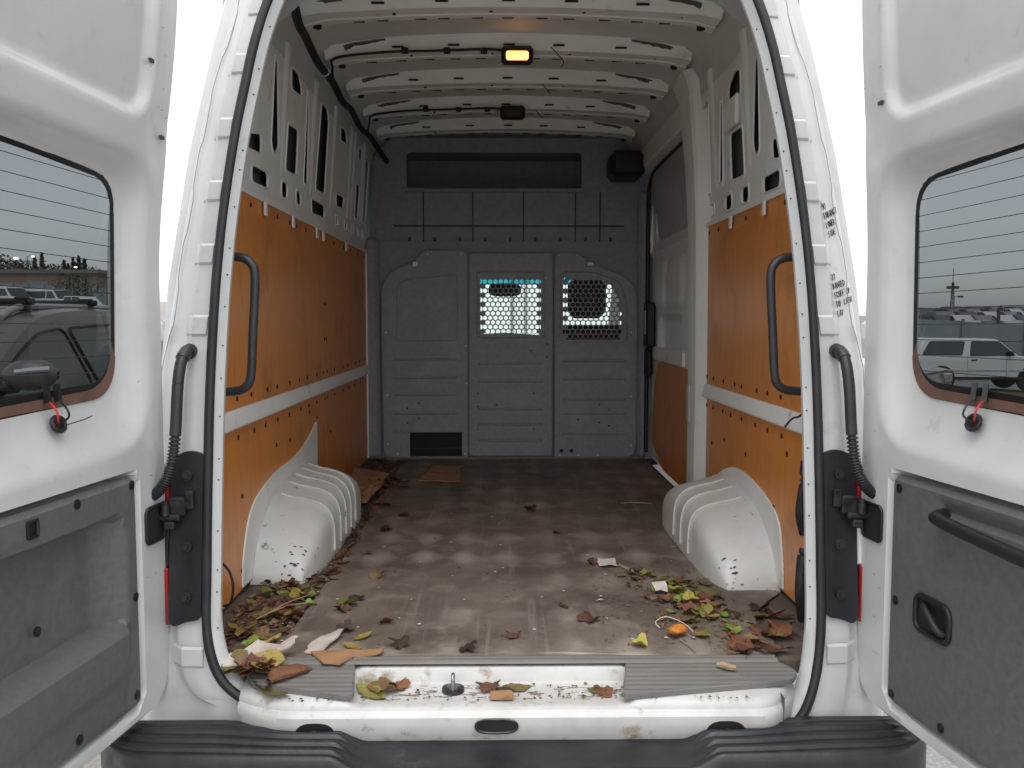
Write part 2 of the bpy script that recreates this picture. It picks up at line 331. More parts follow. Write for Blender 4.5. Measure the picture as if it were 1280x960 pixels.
for side in (1, -1):
    P = opening(side); rows = []
    for i, p in enumerate(P):
        a = np.array(P[max(i - 1, 0)]); b = np.array(P[min(i + 1, len(P) - 1)]); t = b - a
        nrm = np.array([t[2], -t[0]]) * side; nrm /= np.linalg.norm(nrm)
        w = float(sstep(2.15, 2.42, p[2])); d = np.array([side, 0.]) * (1 - w) + nrm * w; d /= np.linalg.norm(d)
        omax = (interp(XO, p[2]) - abs(p[0])) * (1 - w) + .11 * w
        row = []
        for oo, dy in XS:
            s = omax / .12 if oo > .012 else 1.
            k = oo * s if oo > 0 else oo
            if (oo, dy) == XS[0]: k = max(.03, .842 - abs(p[0])) * (1 - w) + .05 * w
            if (oo, dy) == XS[1]: k = .05
            row.append((p[0] + d[0] * k, p[1] + dy, p[2] + d[1] * k))
        rows.append(row)
    rows = [[(x, y + .004, z - .11) for x, y, z in rows[0]]] + rows
    MB().grid(rows).build('door_pillar', M['paint'], van, smooth=40)
    sp = [(p[0], p[1] - .002, p[2]) for p in P]
    MB().tube(sp, .0115, 8).build('weather_seal', M['rubber'], van, smooth=60)
    # inner-flange rivet dots
    dm = MB()
    for z in np.arange(.78, 2.3, .085) + rng.uniform(-.03, .03, 18)[:len(np.arange(.78, 2.3, .085))]:
        x = np.interp(z, [q[2] for q in P], [abs(q[0]) for q in P]); dm.disc((side * (x - .0165), interp(SY, z) + .026, z), (side * -.7, -.7, 0), .0020, .004, 6)
    dm.build('flange_holes', M['ply_edge'], van, kind='stuff')
    # clip tabs pressed across the jamb
    for z in (2.30, 2.155, 1.995, 1.842, 1.688, 1.515, .72):
        x = np.interp(z, [q[2] for q in P], [abs(q[0]) for q in P]); y = interp(SY, z); s = (interp(XO, z) - x) / .12; lean = (interp(XO, z + .02) - interp(XO, z - .02)) / .04
        v = []
        for dz, e in ((-.026, 1), (-.020, 0), (.020, 0), (.026, 1)):
            xx = x + lean * dz
            for oo, dy in ((.014, .006), (.046, .010), (.060, .034), (.064, .037)):
                v.append((side * (xx + oo * s), y + dy - (0 if e else .0055), z + dz))
        MB().add(v, [(i * 4 + j, i * 4 + j + 1, i * 4 + j + 5, i * 4 + j + 4) for i in range(3) for j in range(3)]).build('clip_tab', M['paint'], van, smooth=25)
    # wavy seam, drawn as a thin grey bead of sealer
    pth = []
    for z in np.arange(.66, 2.4, .008):
        x = interp(XO, z); y = interp(SY, z)
        wv = .007 * math.tanh(3 * math.sin((z - 1.62) * 2 * math.pi / .23)) if z > 1.25 else .004
        pth.append((side * (x - .018 + wv * .5), y + .0535 + wv * .22, z))
    MB().tube(pth, .0011, 5).build('panel_seam', M['seam'], van, smooth=60)

# --- outer shell (cargo body, roof) and cab
MAIN = [(0, 2.785), (.45, 2.77), (.66, 2.715), (.78, 2.63), (.845, 2.5), (.875, 2.25), (.905, 1.95), (.955, 1.6), (.98, 1.2), (.985, .8), (.965, .5), (.93, .42)]
REAR = [(0, 2.66), (.40, 2.64), (.52, 2.59), (.60, 2.52), (.67, 2.42), (.735, 2.22), (.80, 1.95), (.85, 1.62), (.887, 1.2), (.895, .8), (.90, .56), (.89, .5)]
def shell_row(t, y, sc_=1.):
    return [((a[0] * (1 - t) + b[0] * t), y, a[1] * (1 - t) + b[1] * t) for a, b in zip(REAR, MAIN)]
st_ = [(0, None), (.25, .10), (.5, .2), (.75, .34), (.93, .52), (1, .75), (1, 1.5), (1, 2.4), (1, 3.2), (1, 3.75)]
rows = []
for t, y in st_:
    r = shell_row(t, 0 if y is None else y)
    if y is None: r = [(x, interp(SY, z) + .10, z) for x, _, z in r]
    else: r = [(x, y + (interp(SY, z) if y < .3 else 0), z) for x, _, z in r]
    rows.append([(-x, yy, z) for x, yy, z in r[::-1]] + r[1:])
rows2 = rows
b = MB().grid(rows2)
b.build('body_shell', M['paint'], van, smooth=50)
# front of high roof, cab sides, bonnet
cab = MB()
fr = rows2[-1]
cab.add([(0, 4.05, 2.02)] + [(x * .97, y + .02 + .30 * max(0, (2.78 - z)), max(z, 2.02)) for x, y, z in fr if z > 2.1] , [])
top = [p for p in fr if p[2] > 2.1]
n_ = len(top)
cab.v = []; cab.f = []
cab.grid([top, [(x * .98, 4.05, 2.02 + (z - 2.1) * .06) for x, y, z in top]])
for side in (1, -1):
    A = [(.985, 3.75, .45), (.985, 3.75, 1.30), (.90, 4.95, 1.30), (.93, 5.3, 1.2), (.93, 5.75, .95), (.93, 5.85, .45)]
    cab.add([(side * x, y, z) for x, y, z in A], [tuple(range(6))])
    cab.add([(side * .90, 3.75, 1.95), (side * .90, 3.85, 1.95), (side * .97, 3.85, 1.30), (side * .97, 3.75, 1.30)], [(0, 1, 2, 3)])
    cab.add([(side * .84, 4.05, 2.02), (side * .80, 4.12, 2.02), (side * .84, 5.0, 1.36), (side * .93, 4.9, 1.30)], [(0, 1, 2, 3)])
    cab.add([(side * .885, 3.75, 2.1), (side * .84, 4.05, 2.02), (side * .86, 4.02, 1.93), (side * .905, 3.75, 1.93)], [(0, 1, 2, 3)])
cab.grid([[(-.92, 4.95, 1.36), (0, 5.0, 1.42), (.92, 4.95, 1.36)], [(-.92, 5.4, 1.2), (0, 5.5, 1.25), (.92, 5.4, 1.2)], [(-.92, 5.8, .95), (0, 5.9, .97), (.92, 5.8, .95)], [(-.92, 5.85, .4), (0, 5.95, .4), (.92, 5.85, .4)]])
cab.build('cab_body', M['paint'], van, smooth=30)
ws = lambda t, x: (x * (.80 + .05 * t), 4.10 + .90 * t + .03 * (1 - x * x), 2.02 - .62 * t)
MB().grid([[ws(t, x) for x in np.linspace(-1, 1, 9)] for t in np.linspace(.37, 1, 5)]).build('windscreen', M['windscreen'], van, smooth=40)
MB().grid([[ws(t, x) for x in np.linspace(-1, 1, 9)] for t in np.linspace(0, .37, 3)]).build('windscreen_sun_band', M['teal'], van, smooth=40)
for side in (1, -1):
    MB().add([(side * .90, 3.85, 1.94), (side * .86, 4.05, 1.93), (side * .93, 4.85, 1.32), (side * .975, 3.85, 1.32)], [(0, 1, 2, 3)]).build('cab_window', M['windscreen'], van)
MB().box((-.85, 4.55, 1.0), (.85, 5.0, 1.40), .05).build('dashboard', M['dash'], van)
MB().box((-.95, 3.2, .62), (.95, 5.0, .66)).build('cab_floor', M['dash'], van)
MB().tube([(.03 + .115 * math.cos(a) * 1.0, 4.26, 1.792 + .045 * math.sin(a)) for a in np.linspace(0, 6.28, 2)], .001, 4)
mir = MB(); pv = [(.0 + .12 * np.sign(math.cos(a)) * abs(math.cos(a)) ** .6, 4.25, 1.745 + .048 * np.sign(math.sin(a)) * abs(math.sin(a)) ** .6) for a in np.linspace(0, 2 * math.pi, 24, endpoint=False)]
k_ = len(pv); mir.add(pv + [(x, y + .03, z) for x, y, z in pv], [tuple(range(k_)), tuple(range(2 * k_ - 1, k_ - 1, -1))] + [(i, (i + 1) % k_, k_ + (i + 1) % k_, k_ + i) for i in range(k_)])
mir.build('rear_view_mirror', M['black'], van)
for sx in (.53, -.52):
    MB().box((sx - .125, 3.46, 1.535), (sx + .125, 3.56, 1.80), .045).build('headrest', M['seat'], van)
    MB().box((sx - .25, 3.42, .95), (sx + .25, 3.58, 1.49), .05).box((sx - .25, 3.5, .75), (sx + .25, 4.1, .98), .05).build('cab_seat', M['seat'], van)
# wheels
for side in (1, -1):
    for y in (1.05, 4.95):
        w = MB().disc((side * .84, y, .37), (1, 0, 0), .37, .24, 28).build('wheel', M['rubber'], van, smooth=40)
        MB().disc((side * .962, y, .37), (1, 0, 0), .21, .02, 20).build('rim', M['steel'], w, smooth=40)

# --- inner roof skin
prof = [(0, 2.692), (.3, 2.683), (.5, 2.672), (.63, 2.655), (.71, 2.633), (.765, 2.59), (.80, 2.53), (.806, 2.46)]
full = [(-x, z) for x, z in prof[::-1]] + prof[1:]
MB().grid([[(x, y, z) for x, z in full] for y in np.linspace(.06, 3.24, 12)]).build('roof_lining', M['roof_skin'], van, smooth=50)
# --- roof bows
def bow(Y, w=.062):
    m = MB(); rows = []
    for x in np.linspace(-.745, .745, 41):
        zb = 2.628 - .030 * (x / .735) ** 2 - .015 * float(sstep(.66, .745, abs(x))); zt = float(np.interp(abs(x), [p[0] for p in prof], [p[1] for p in prof])) + .004
        e = 1 + .35 * float(sstep(.62, .74, abs(x)))
        rows.append([(x, Y - (w + .018) * e, zt), (x, Y - w * e - .002, zb + .006), (x, Y - w * e + .004, zb), (x, Y - w * .35, zb), (x, Y - w * .28, zb + .004), (x, Y + w * .28, zb + .004), (x, Y + w * .35, zb), (x, Y + w * e - .004, zb), (x, Y + w * e + .002, zb + .006), (x, Y + (w + .018) * e, zt)])
    m.grid(rows); b_ = m.build('roof_bow', M['paint_in'], van, smooth=35)
    s = MB(); zz = lambda x: 2.628 - .030 * (x / .735) ** 2
    for k, x in enumerate(np.arange(-.56, .57, .112)):
        x = x + rng.uniform(-.02, .02)
        s.box((x - .021, Y + w - .013, zz(x) - .0025), (x + .021, Y + w - .006, zz(x) + .002))
        if k % 2: s.box((x - .023, Y - w - .014, zz(x) + .016), (x + .023, Y - w - .004, zz(x) + .022))
        if k % 3 == 1: s.disc((x + .05, Y - .01, zz(x) + .002), (0, 0, 1), .006, .006, 8)
    for sd_ in (-1, 1): s.disc((sd_ * .70, Y + w * .8, zz(.7) - .008), (0, .1, 1), .016, .012, 8)
    s.build('bow_slots', M['ply_edge'], b_, kind='stuff')
    for sd_ in (-1, 1):   # ragged sealer where the bow meets the roof skin
        q = MB(); P_ = []
        xsq = np.linspace(.50, .735, 14)
        for i, x in enumerate(xsq):
            zt = float(np.interp(x, [p[0] for p in prof], [p[1] for p in prof])); hgt = (.004 + .018 * i / 14) * rng.uniform(.6, 1.3)
            P_.append([(sd_ * x, Y - w - .024, zt - .008), (sd_ * x, Y - w - .014, zt - .008 - hgt)])
        q.grid(P_).build('sealer', M['dust_line'], b_)
for Y in (.5, 1.0, 1.5, 2.0, 2.5, 3.0): bow(Y)

# --- upper side lattice
KL = .08
def wallx(z): return .85 - KL * (np.asarray(z) - 1.93)
HOLES = {-1: [
    [(.60, 2.075), (.765, 2.085), (.752, 2.145), (.61, 2.12)],
    [(.865, 2.43), (.905, 2.43), (.985, 2.15), (.937, 2.112), (.882, 2.142)],
    [(1.10, 2.463), (1.21, 2.47), (1.275, 2.43), (1.28, 2.40), (1.12, 2.39)],
    [(1.10, 2.255), (1.262, 2.265), (1.272, 2.095), (1.10, 2.088)],
    [(1.375, 2.44), (1.41, 2.44), (1.475, 2.09), (1.40, 2.086)],
    [(1.65, 2.465), (1.765, 2.47), (1.825, 2.43), (1.832, 2.10), (1.63, 2.096)],
    [(2.11, 2.465), (2.25, 2.47), (2.30, 2.42), (2.125, 2.40)],
    [(2.105, 2.14), (2.315, 2.15), (2.30, 2.095), (2.12, 2.085)],
    [(2.655, 2.475), (2.755, 2.475), (2.765, 2.415), (2.665, 2.405)],
    [(2.65, 2.27), (2.77, 2.275), (2.762, 2.095), (2.655, 2.094)],
    [(2.90, 2.47), (3.03, 2.45), (3.05, 2.10), (2.915, 2.10)],
    [(.665, 2.03), (.86, 2.035), (.87, 1.985), (.675, 1.98)],
    [(1.055, 2.037), (1.14, 2.042), (1.152, 1.989), (1.067, 1.984)],
    [(1.285, 2.039), (1.358, 2.038), (1.387, 1.993), (1.306, 1.989)],
    [(1.565, 2.042), (1.837, 2.047), (1.863, 1.997), (1.594, 1.987)],
    [(2.11, 2.043), (2.17, 2.043), (2.20, 1.997), (2.15, 1.997)],
    [(2.36, 2.043), (2.42, 2.043), (2.45, 1.997), (2.40, 1.997)],
    [(2.58, 2.043), (2.63, 2.043), (2.66, 1.997), (2.61, 1.997)],
    [(2.76, 2.042), (2.80, 2.042), (2.83, 1.998), (2.79, 1.998)],
    [(2.93, 2.042), (2.98, 2.042), (3.0, 1.998), (2.96, 1.998)]],
  1: [
    [(.475, 2.03), (.613, 2.045), (.61, 2.105), (.475, 2.08)],
    [(.70, 2.39), (.74, 2.39), (.818, 2.128), (.79, 2.086), (.742, 2.10)],
    [(.915, 2.41), (.99, 2.42), (1.075, 2.39), (1.09, 2.33), (.93, 2.32)],
    [(.93, 2.215), (1.095, 2.22), (1.115, 2.054), (.938, 2.048)],
    [(1.17, 2.37), (1.205, 2.37), (1.297, 2.067), (1.235, 2.07)],
    [(1.39, 2.42), (1.47, 2.415), (1.535, 2.38), (1.59, 2.059), (1.444, 2.053)],
    [(.545, 2.0), (.72, 2.0), (.727, 1.952), (.555, 1.949)],
    [(.895, 2.003), (.981, 2.004), (.992, 1.954), (.906, 1.950)],
    [(1.123, 2.006), (1.213, 2.007), (1.225, 1.957), (1.135, 1.953)],
    [(1.40, 2.006), (1.66, 2.007), (1.672, 1.961), (1.41, 1.958)]]}
COLS = {-1: [1.035, 1.525, 1.97, 2.42, 2.54, 2.84], 1: [.86, 1.34]}
for side, y1 in ((-1, 3.10), (1, 1.76)):
    zlo = 1.925 if side < 0 else 1.915
    out = [(.30, zlo), (y1, zlo), (y1, 2.515), (.30, 2.515)]
    hl = [rpoly(h, .018, 4) for h in HOLES[side]]
    fn = lambda v, e=0.: np.stack([side * (wallx(v[:, 1]) - e), v[:, 0], v[:, 1]], 1)
    v, f = plate3(out, hl, fn, (side * .004, 0, 0), .12)
    m = MB().add(v, f)
    for h, hr in zip(HOLES[side], hl):       # raised flange round each opening
        c = np.array(hr).mean(0); A = np.array(hr); d = A - c; L = np.linalg.norm(d, axis=1, keepdims=True)
        outr = A + d / L * .011; k = len(A)
        P0 = fn(A, -.001); P1 = fn(A + d / L * .001, .003); P2 = fn(outr, .003); P3 = fn(outr + d / L * .004, -.001)
        m.add(np.vstack([P0, P1, P2, P3]), [(r_ * k + i, r_ * k + (i + 1) % k, (r_ + 1) * k + (i + 1) % k, (r_ + 1) * k + i) for r_ in range(3) for i in range(k)])
    lat = m.build('side_frame', M['paint_in'], van, smooth=30)
    for yc in COLS[side]:
        q = []
        for z, wd, pr in ((2.055, .014, .001), (2.08, .016, .006), (2.3, .022, .008), (2.47, .032, .010), (2.52, .036, .010)):
            x = float(wallx(z)); yy = yc - (.04 * (z - 2.25))
            q.append([(side * (x + .002), yy - wd - .012, z), (side * (x - pr), yy - wd + .012, z), (side * (x - pr), yy + wd - .012, z), (side * (x + .002), yy + wd + .012, z)])
        MB().grid(q).build('frame_column', M['paint_in'], lat, smooth=25)
    # lower lip that the plywood tucks under, with tabs
    MB().box((side * .835 - .004, .30, zlo + .0), (side * .835 + .004, y1, zlo + .018)).build('lip', M['paint_in'], lat)
    for yt in ((.78, 1.18, 1.62, 1.76, 2.35) if side < 0 else (.66, 1.08, 1.52)):
        MB().box((min(side * .826, side * .834), yt - .014, zlo - .045), (max(side * .826, side * .834), yt + .014, zlo + .001), .002).build('tab', M['paint_in'], lat)
    MB().grid([[(side * (.885 - .09 * (z - 1.93)), y, z) for z in (1.80, 2.2, 2.50)] for y in (.58, y1)]).build('added_backing', M['backing_dark'], van)
    # dark grey backing sheet added behind the frame to darken the cut-outs
# cable looms in the cut-out on the left
MB().box((.800, .925, 2.225), (.818, 1.09, 2.335), .008).build('frame_bracket', M['paint_in'], van)
# --- plywood
def ply(side, y0, y1, z0, z1, holes, notch=None, x=.846, label=None):
    out = [(y0, z0), (y1, z0), (y1, z1), (y0, z1)] if notch is None else notch
    v, f = plate3(out, [], lambda v: np.stack([np.full(len(v), side * (x - .006)), v[:, 0], v[:, 1]], 1), (side * .009, 0, 0), .25)
    p = MB().add(v, f).build('plywood_panel', M['ply'], van)
    h = MB()
    for (y, z) in holes: h.disc((side * (x - .0062), y, z), (1, 0, 0), .0085, .004, 8)
    if holes: h.build('bolt_holes', M['ply_edge'], p, kind='stuff')
    return p
hz = lambda y0, y1, z, n: [(y + random.uniform(-.03, .03), z) for y in np.linspace(y0, y1, n)]
ply(-1, .10, 1.812, 1.256, 1.93, hz(.45, 1.78, 1.288, 9) + hz(.5, 1.78, 1.898, 9) + [(1.79, 1.60), (1.79, 1.44)])
ply(-1, 1.816, 3.07, 1.256, 1.93, hz(1.84, 3.0, 1.288, 7) + hz(1.84, 3.0, 1.898, 6) + [(1.84, 1.60), (1.84, 1.44)])
ply(-1, .10, 1.812, .69, 1.20, hz(.45, 1.78, 1.168, 9) + [(.47, .98), (.9, 1.08), (1.1, 1.07), (.45, .75), (1.45, 1.14), (1.6, 1.1)])
ply(-1, 1.816, 3.07, .69, 1.20, hz(1.84, 3.0, 1.168, 7) + [(1.9, 1.0)])
ply(1, .10, 1.70, 1.256, 1.92, hz(.45, 1.62, 1.288, 9) + hz(.5, 1.66, 1.888, 7))
ply(1, .10, 1.70, .69, 1.20, hz(.45, 1.62, 1.168, 9) + [(.52, .93), (.85, 1.05), (1.15, 1.06), (1.35, 1.02), (.40, 1.12)])
for side, y1 in ((-1, 3.08), (1, 1.72)):
    v = []
    m = MB()
    a = [(.847, 1.196), (.828, 1.200), (.823, 1.206), (.823, 1.216), (.828, 1.226), (.828, 1.247), (.833, 1.256), (.847, 1.258)]
    m.grid([[(side * x, y, z) for x, z in a] for y in (.12, y1)]); m.build('wall_rail', M['paint_in'], van, smooth=30)
    MB().box((min(side * .832, side * .846), y1 - (.02 if side < 0 else .0), .69), (max(side * .832, side * .846), y1 + .015, 1.93 if side < 0 else .7)).build('edge_trim', M['paint_in'], van)

# --- wheel arches
def archfun(yc, a1, a2, H, y):
    q = (y - yc) / (a1 if y < yc else a2); h = H * max(0, 1 - abs(q) ** 2.5) ** .5; wd = (.845 - .632) * (1 - .22 * abs(q) ** 6)
    return h, wd
def archpt(side, yc, a1, a2, H, y, th, g=0.):
    h, wd = archfun(yc, a1, a2, H, y); e = .36
    sx = math.sin(th) ** e if th > 0 else 0.; cz = math.cos(th) ** e if th < 1.5707 else 0.
    lin = th / (math.pi / 2); sc_ = 1 + .034 * g
    x = .845 - wd * sx * sc_
    z = FZ - .006 + (h * (1.0 - .14 * sx) * cz) * sc_ + h * .07 * max(0, 1 - sx * 2.6) ** 2
    return np.array((side * x, y, z))
def arch(side, yc, a1, a2, H, ribs, flange):
    rows = []
    w_ = np.sin(np.linspace(-math.pi / 2, math.pi / 2, 150)); ys = np.where(w_ < 0, yc + a1 * w_, yc + a2 * w_)
    for y in ys:
        gsum = sum(math.exp(-((y - r) / .0075) ** 2) for r in ribs)
        rows.append([tuple(archpt(side, yc, a1, a2, H, y, k / 22 * math.pi / 2, gsum * .5 if k > 0 else 0)) for k in range(23)])
    ar = MB().grid(rows).build('wheel_arch', M['paint_scuffed'], van, smooth=60)
    for r in ribs: MB().tube([archpt(side, yc, a1, a2, H, r, th, .7) for th in np.linspace(.004, 1.565, 40)], .0042, 6).build('rib', M['paint_scuffed'], ar, smooth=60)
    v, f = plate3(flange, [], lambda v: np.stack([np.full(len(v), side * .833), v[:, 0], v[:, 1]], 1), (side * .006, 0, 0))
    MB().add(v, f).build('arch_flange', M['paint_in'], ar, smooth=30)
    return ar
sm2 = lambda pts: [tuple(p) for p in smoothpath(pts, 5)]
aL = arch(-1, 1.25, .70, .38, .262, [.86, .98, 1.09, 1.20, 1.31], sm2([(.44, .70), (.46, .80), (.57, .93), (.85, .985), (1.2, 1.0), (1.44, 1.045), (1.56, 1.085)]) + [(1.575, 1.08), (1.575, .70)])
aR = arch(1, 1.05, .60, .42, .240, [.80, .93, 1.06], sm2([(.40, .70), (.415, .80), (.48, .915), (.74, .975), (1.02, .975), (1.3, .88), (1.42, .78), (1.5, .70)]))
def chips(parent, pts, nrm, size, n=6, name='paint_chips'):
    m = MB()
    nrm = np.array(nrm, float); nrm /= np.linalg.norm(nrm); a = np.cross(nrm, [0, 0, 1.]); a /= np.linalg.norm(a); b_ = np.cross(nrm, a)
    for p in pts:
        s = size * rng.uniform(.4, 1.3); c = np.array(p) + nrm * .0015; asp = rng.uniform(.3, .9)
        q = [c + (a * math.cos(t) + b_ * asp * math.sin(t)) * s * rng.uniform(.5, 1.2) for t in np.linspace(0, 6.28, 8)[:-1]]
        m.add(q, [tuple(range(7))])
    m.build(name, M['chip'], parent, kind='stuff')
for side, yc, a1, a2, H, ar in ((-1, 1.25, .70, .38, .262, aL), (1, 1.05, .60, .42, .240, aR)):
    m = MB()
    for i in range(22 if side < 0 else 13):
        y = yc - a1 * (1 - .10 * rng.random() ** 1.3); th = float(np.clip(rng.normal(.5, .28), .12, 1.2)); A_ = (side, yc, a1, a2, H)
        p = archpt(*A_, y, th); p2 = archpt(*A_, y + .004, th); p3 = archpt(*A_, y, th + .03)
        t1 = (p2 - p) / np.linalg.norm(p2 - p); t2 = (p3 - p) / np.linalg.norm(p3 - p); n3 = np.cross(t1, t2); n3 *= -np.sign(n3[1]) if abs(n3[1]) > .05 else 1; n3 /= np.linalg.norm(n3)
        s = rng.uniform(.0012, .0055) * (1.8 if i < 5 else 1)
        q = [p + n3 * .002 + (t1 * math.cos(w) * .6 + t2 * math.sin(w) * 1.3) * s * rng.uniform(.5, 1.3) for w in np.linspace(0, 6.28, 7)[:-1]]
        m.add(q, [tuple(range(6))])
    m.build('paint_chips', M['chip'], ar, kind='stuff')

# --- floor: metal edge + rubber mat
MB().box((-.86, -.10, .640), (.86, 3.12, .672)).build('load_floor', M['dark_floor'], van)
mo = [(-.615, -.092), (.655, -.092), (.69, .02), (.665, .10), (.70, .22), (.76, .33), (.83, .42), (.83, .9), (.83, 1.7), (.84, 2.95), (.80, 3.07), (-.62, 3.085), (-.60, 2.0), (-.592, 1.0), (-.60, .3)]
def matfn(v):
    x, y = v[:, 0], v[:, 1]
    z = .6795 + .0016 * np.sin(x * 2 * math.pi / .155) * np.sin(y * 2 * math.pi / .30) + .0012 * np.sin(x * 9 + y * 4) + .002 * sstep(-.56, -.60, x)
    return np.stack([x, y, z], 1)
v, f = plate3(mo, [], matfn, (0, 0, -.005), .035)
MB().add(v, f).build('floor_mat', M['mat'], van, smooth=40)
# threshold strip and scuff plates
m = MB(); rows = []
for x in np.linspace(-.60, .655, 30):
    rows.append([(x, -.088, .682), (x, -.093, .686), (x, -.101, .687), (x, -.106, .684), (x, -.112, .687), (x, -.122, .686), (x, -.130, .680)])
m.grid(rows).build('threshold_strip', M['scuff'], van, smooth=50)
def scuff(outl):
    def fn(v):
        y = v[:, 1]; return np.stack([v[:, 0], y, .680 - .018 * np.clip((-.12 - y) / .15, 0, 1) + .0014 * np.sin(y * 2 * math.pi / .020) * (sstep(-.13, -.15, y))], 1)
    v, f = plate3(outl, [], fn, (0, 0, -.012), .0047)
    MB().add(v, f).build('scuff_plate', M['scuff'], van, smooth=35)
scuff(rpoly([(-.615, -.125), (-.395, -.125), (-.375, -.262), (-.395, -.268), (-.62, -.215), (-.655, -.16)], .012, 3))
scuff(rpoly([(.275, -.125), (.655, -.120), (.69, -.17), (.668, -.205), (.60, -.222), (.262, -.268), (.248, -.262)], .012, 3))
# sill
pA = [(-.09, .668), (-.115, .667), (-.124, .666), (-.130, .665), (-.138, .664), (-.22, .655), (-.250, .650), (-.264, .645), (-.273, .636), (-.2745, .628), (-.284, .622), (-.289, .616), (-.290, .602), (-.288, .575), (-.27, .545)]
pB = [(-.09, .668), (-.120, .6735), (-.130, .6715), (-.135, .664), (-.143, .640), (-.15, .635), (-.235, .633), (-.262, .6375), (-.272, .634), (-.2745, .628), (-.284, .622), (-.289, .616), (-.290, .602), (-.288, .575), (-.27, .545)]
rows = []
for x in np.linspace(-.655, .690, 240):
    t = float(sstep(-.398, -.372, x) * (1 - sstep(.258, .284, x)))
    e = .12 * max(0, (-x - .5) / .2) ** 2 + .11 * max(0, (x - .565) / .1) ** 2
    rows.append([(x, a[0] * (1 - t) + b_[0] * t + e * .8, a[1] * (1 - t) + b_[1] * t) for a, b_ in zip(pA, pB)])
sill = MB().grid(rows).build('rear_sill', M['sill_paint'], van, smooth=35)
MB().box((.6285, -.2565, .575), (.6305, -.22, .645)).build('sill_seam', M['dust_line'], sill)
# dark half-round cut-outs and the latch oval in the sill face
def ovald(cx, cz, rx, rz, y, name, half=False):
    n = 20; P = []
    for k in range(n):
        a = (math.pi * k / (n - 1)) if half else (2 * math.pi * k / n)
        P.append((cx + rx * np.sign(math.cos(a)) * abs(math.cos(a)) ** .7, cz + rz * np.sign(math.sin(a)) * abs(math.sin(a)) ** .8))
    v, f = plate3(P, [], lambda v: np.stack([v[:, 0], np.full(len(v), y), v[:, 1]], 1), (0, .02, 0))
    return MB().add(v, f).build(name, M['black'], van)
for x in (-.462, .485):
    ovald(x, .572, .046, .034, -.2925, 'sill_cutout', True)
    MB().box((x - .008, -.315, .565), (x + .008, -.2935, .592), .003).build('bracket', M['dark_steel'], van)
lo_ = ovald(-.045, .598, .047, .0150, -.2925, 'latch_opening')
MB().tube([(-.045 + .048 * np.sign(math.cos(a)) * abs(math.cos(a)) ** .7, -.2935, .598 + .016 * np.sign(math.sin(a)) * abs(math.sin(a)) ** .8) for a in np.linspace(0, 2 * math.pi, 28, endpoint=False)], .003, 6, closed=True).build('latch_rim', M['dark_steel'], lo_)
stk = MB().disc((-.15, -.185, .640), (0, 0, 1), .027, .008, 20).build('striker', M['dark_steel'], van)
MB().tube(smoothpath([(-.150, -.20, .64), (-.150, -.20, .668), (-.150, -.188, .677), (-.150, -.172, .668), (-.150, -.172, .64)], 4), .0045, 8).build('striker_loop', M['steel'], stk, smooth=60)
MB().disc((-.15, -.185, .645), (0, 0, 1), .016, .008, 14).build('striker_boss', M['steel'], stk)
# scratches in the recess and on the sill lip
m = MB()
for i in range(60):
    x = rng.uniform(-.37, .26); y = rng.uniform(-.23, -.145); a = rng.uniform(-.5, .5); L = rng.uniform(.004, .022); w = rng.uniform(.0006, .0015)
    d = np.array([math.cos(a), math.sin(a) * .5]) * L; n_ = np.array([-math.sin(a), math.cos(a)]) * w; z = .6352
    m.add([(x - d[0] - n_[0], y - d[1] - n_[1], z), (x + d[0] - n_[0], y + d[1] - n_[1], z), (x + d[0] + n_[0], y + d[1] + n_[1], z), (x - d[0] + n_[0], y - d[1] + n_[1], z)], [(0, 1, 2, 3)])
m.build('scratches', M['dust_line'], sill, kind='stuff')
# --- bumper
rows = []; cx = .02
for x in np.linspace(-.955, .955, 240):
    ax = abs(x); end = math.sqrt(max(0, 1 - (max(0, ax - .80) / .156) ** 2))
    t = float(sstep(.36, .43, abs(x - cx)))                       # 1 on the step pads
    yin = -.265 + .035 * float(sstep(.5, .7, ax)) * 1.0; yout = yin + (-.425 - yin) * (.25 + .75 * end) + .03 * (ax / .95) ** 2
    row = []
    for s in np.linspace(0, 1, 76):
        y = yin + (yout - yin) * min(1, s / .8); base = .588 - .030 * (1 - t)
        rid = .0085 * max(0, math.sin((s / .8) * 2 * math.pi * 4.2 - .8)) ** .45 * t * float(sstep(.08, .2, s / .8) * (1 - sstep(.88, .97, s / .8))) * (1 if ax < .86 else max(0, 1 - (ax - .86) / .03))
        z = base + rid
        if s > .72:
            q = (s - .72) / .28; z = base - .11 * q ** 2.2; y = yin + (yout - yin) * (.90 + .10 * math.sin(min(1, q * 1.6) * math.pi / 2))
        row.append((x, y, z))
    rows.append(row)
bp = MB().grid(rows).build('bumper', M['bumper'], van, smooth=50)
rows = []
for x in np.linspace(-.93, .93, 60):
    ax = abs(x); end = math.sqrt(max(0, 1 - (max(0, ax - .78) / .152) ** 2)); yo = -.27 + (-.405 + .27) * (.25 + .75 * end)
    rows.append([(x, yo + .012, .50), (x, yo - .006, .49), (x, yo - .008, .40), (x, yo + .02, .34), (x, yo + .08, .32)])
MB().grid(rows).build('bumper_bar', M['silver'], bp, smooth=50)

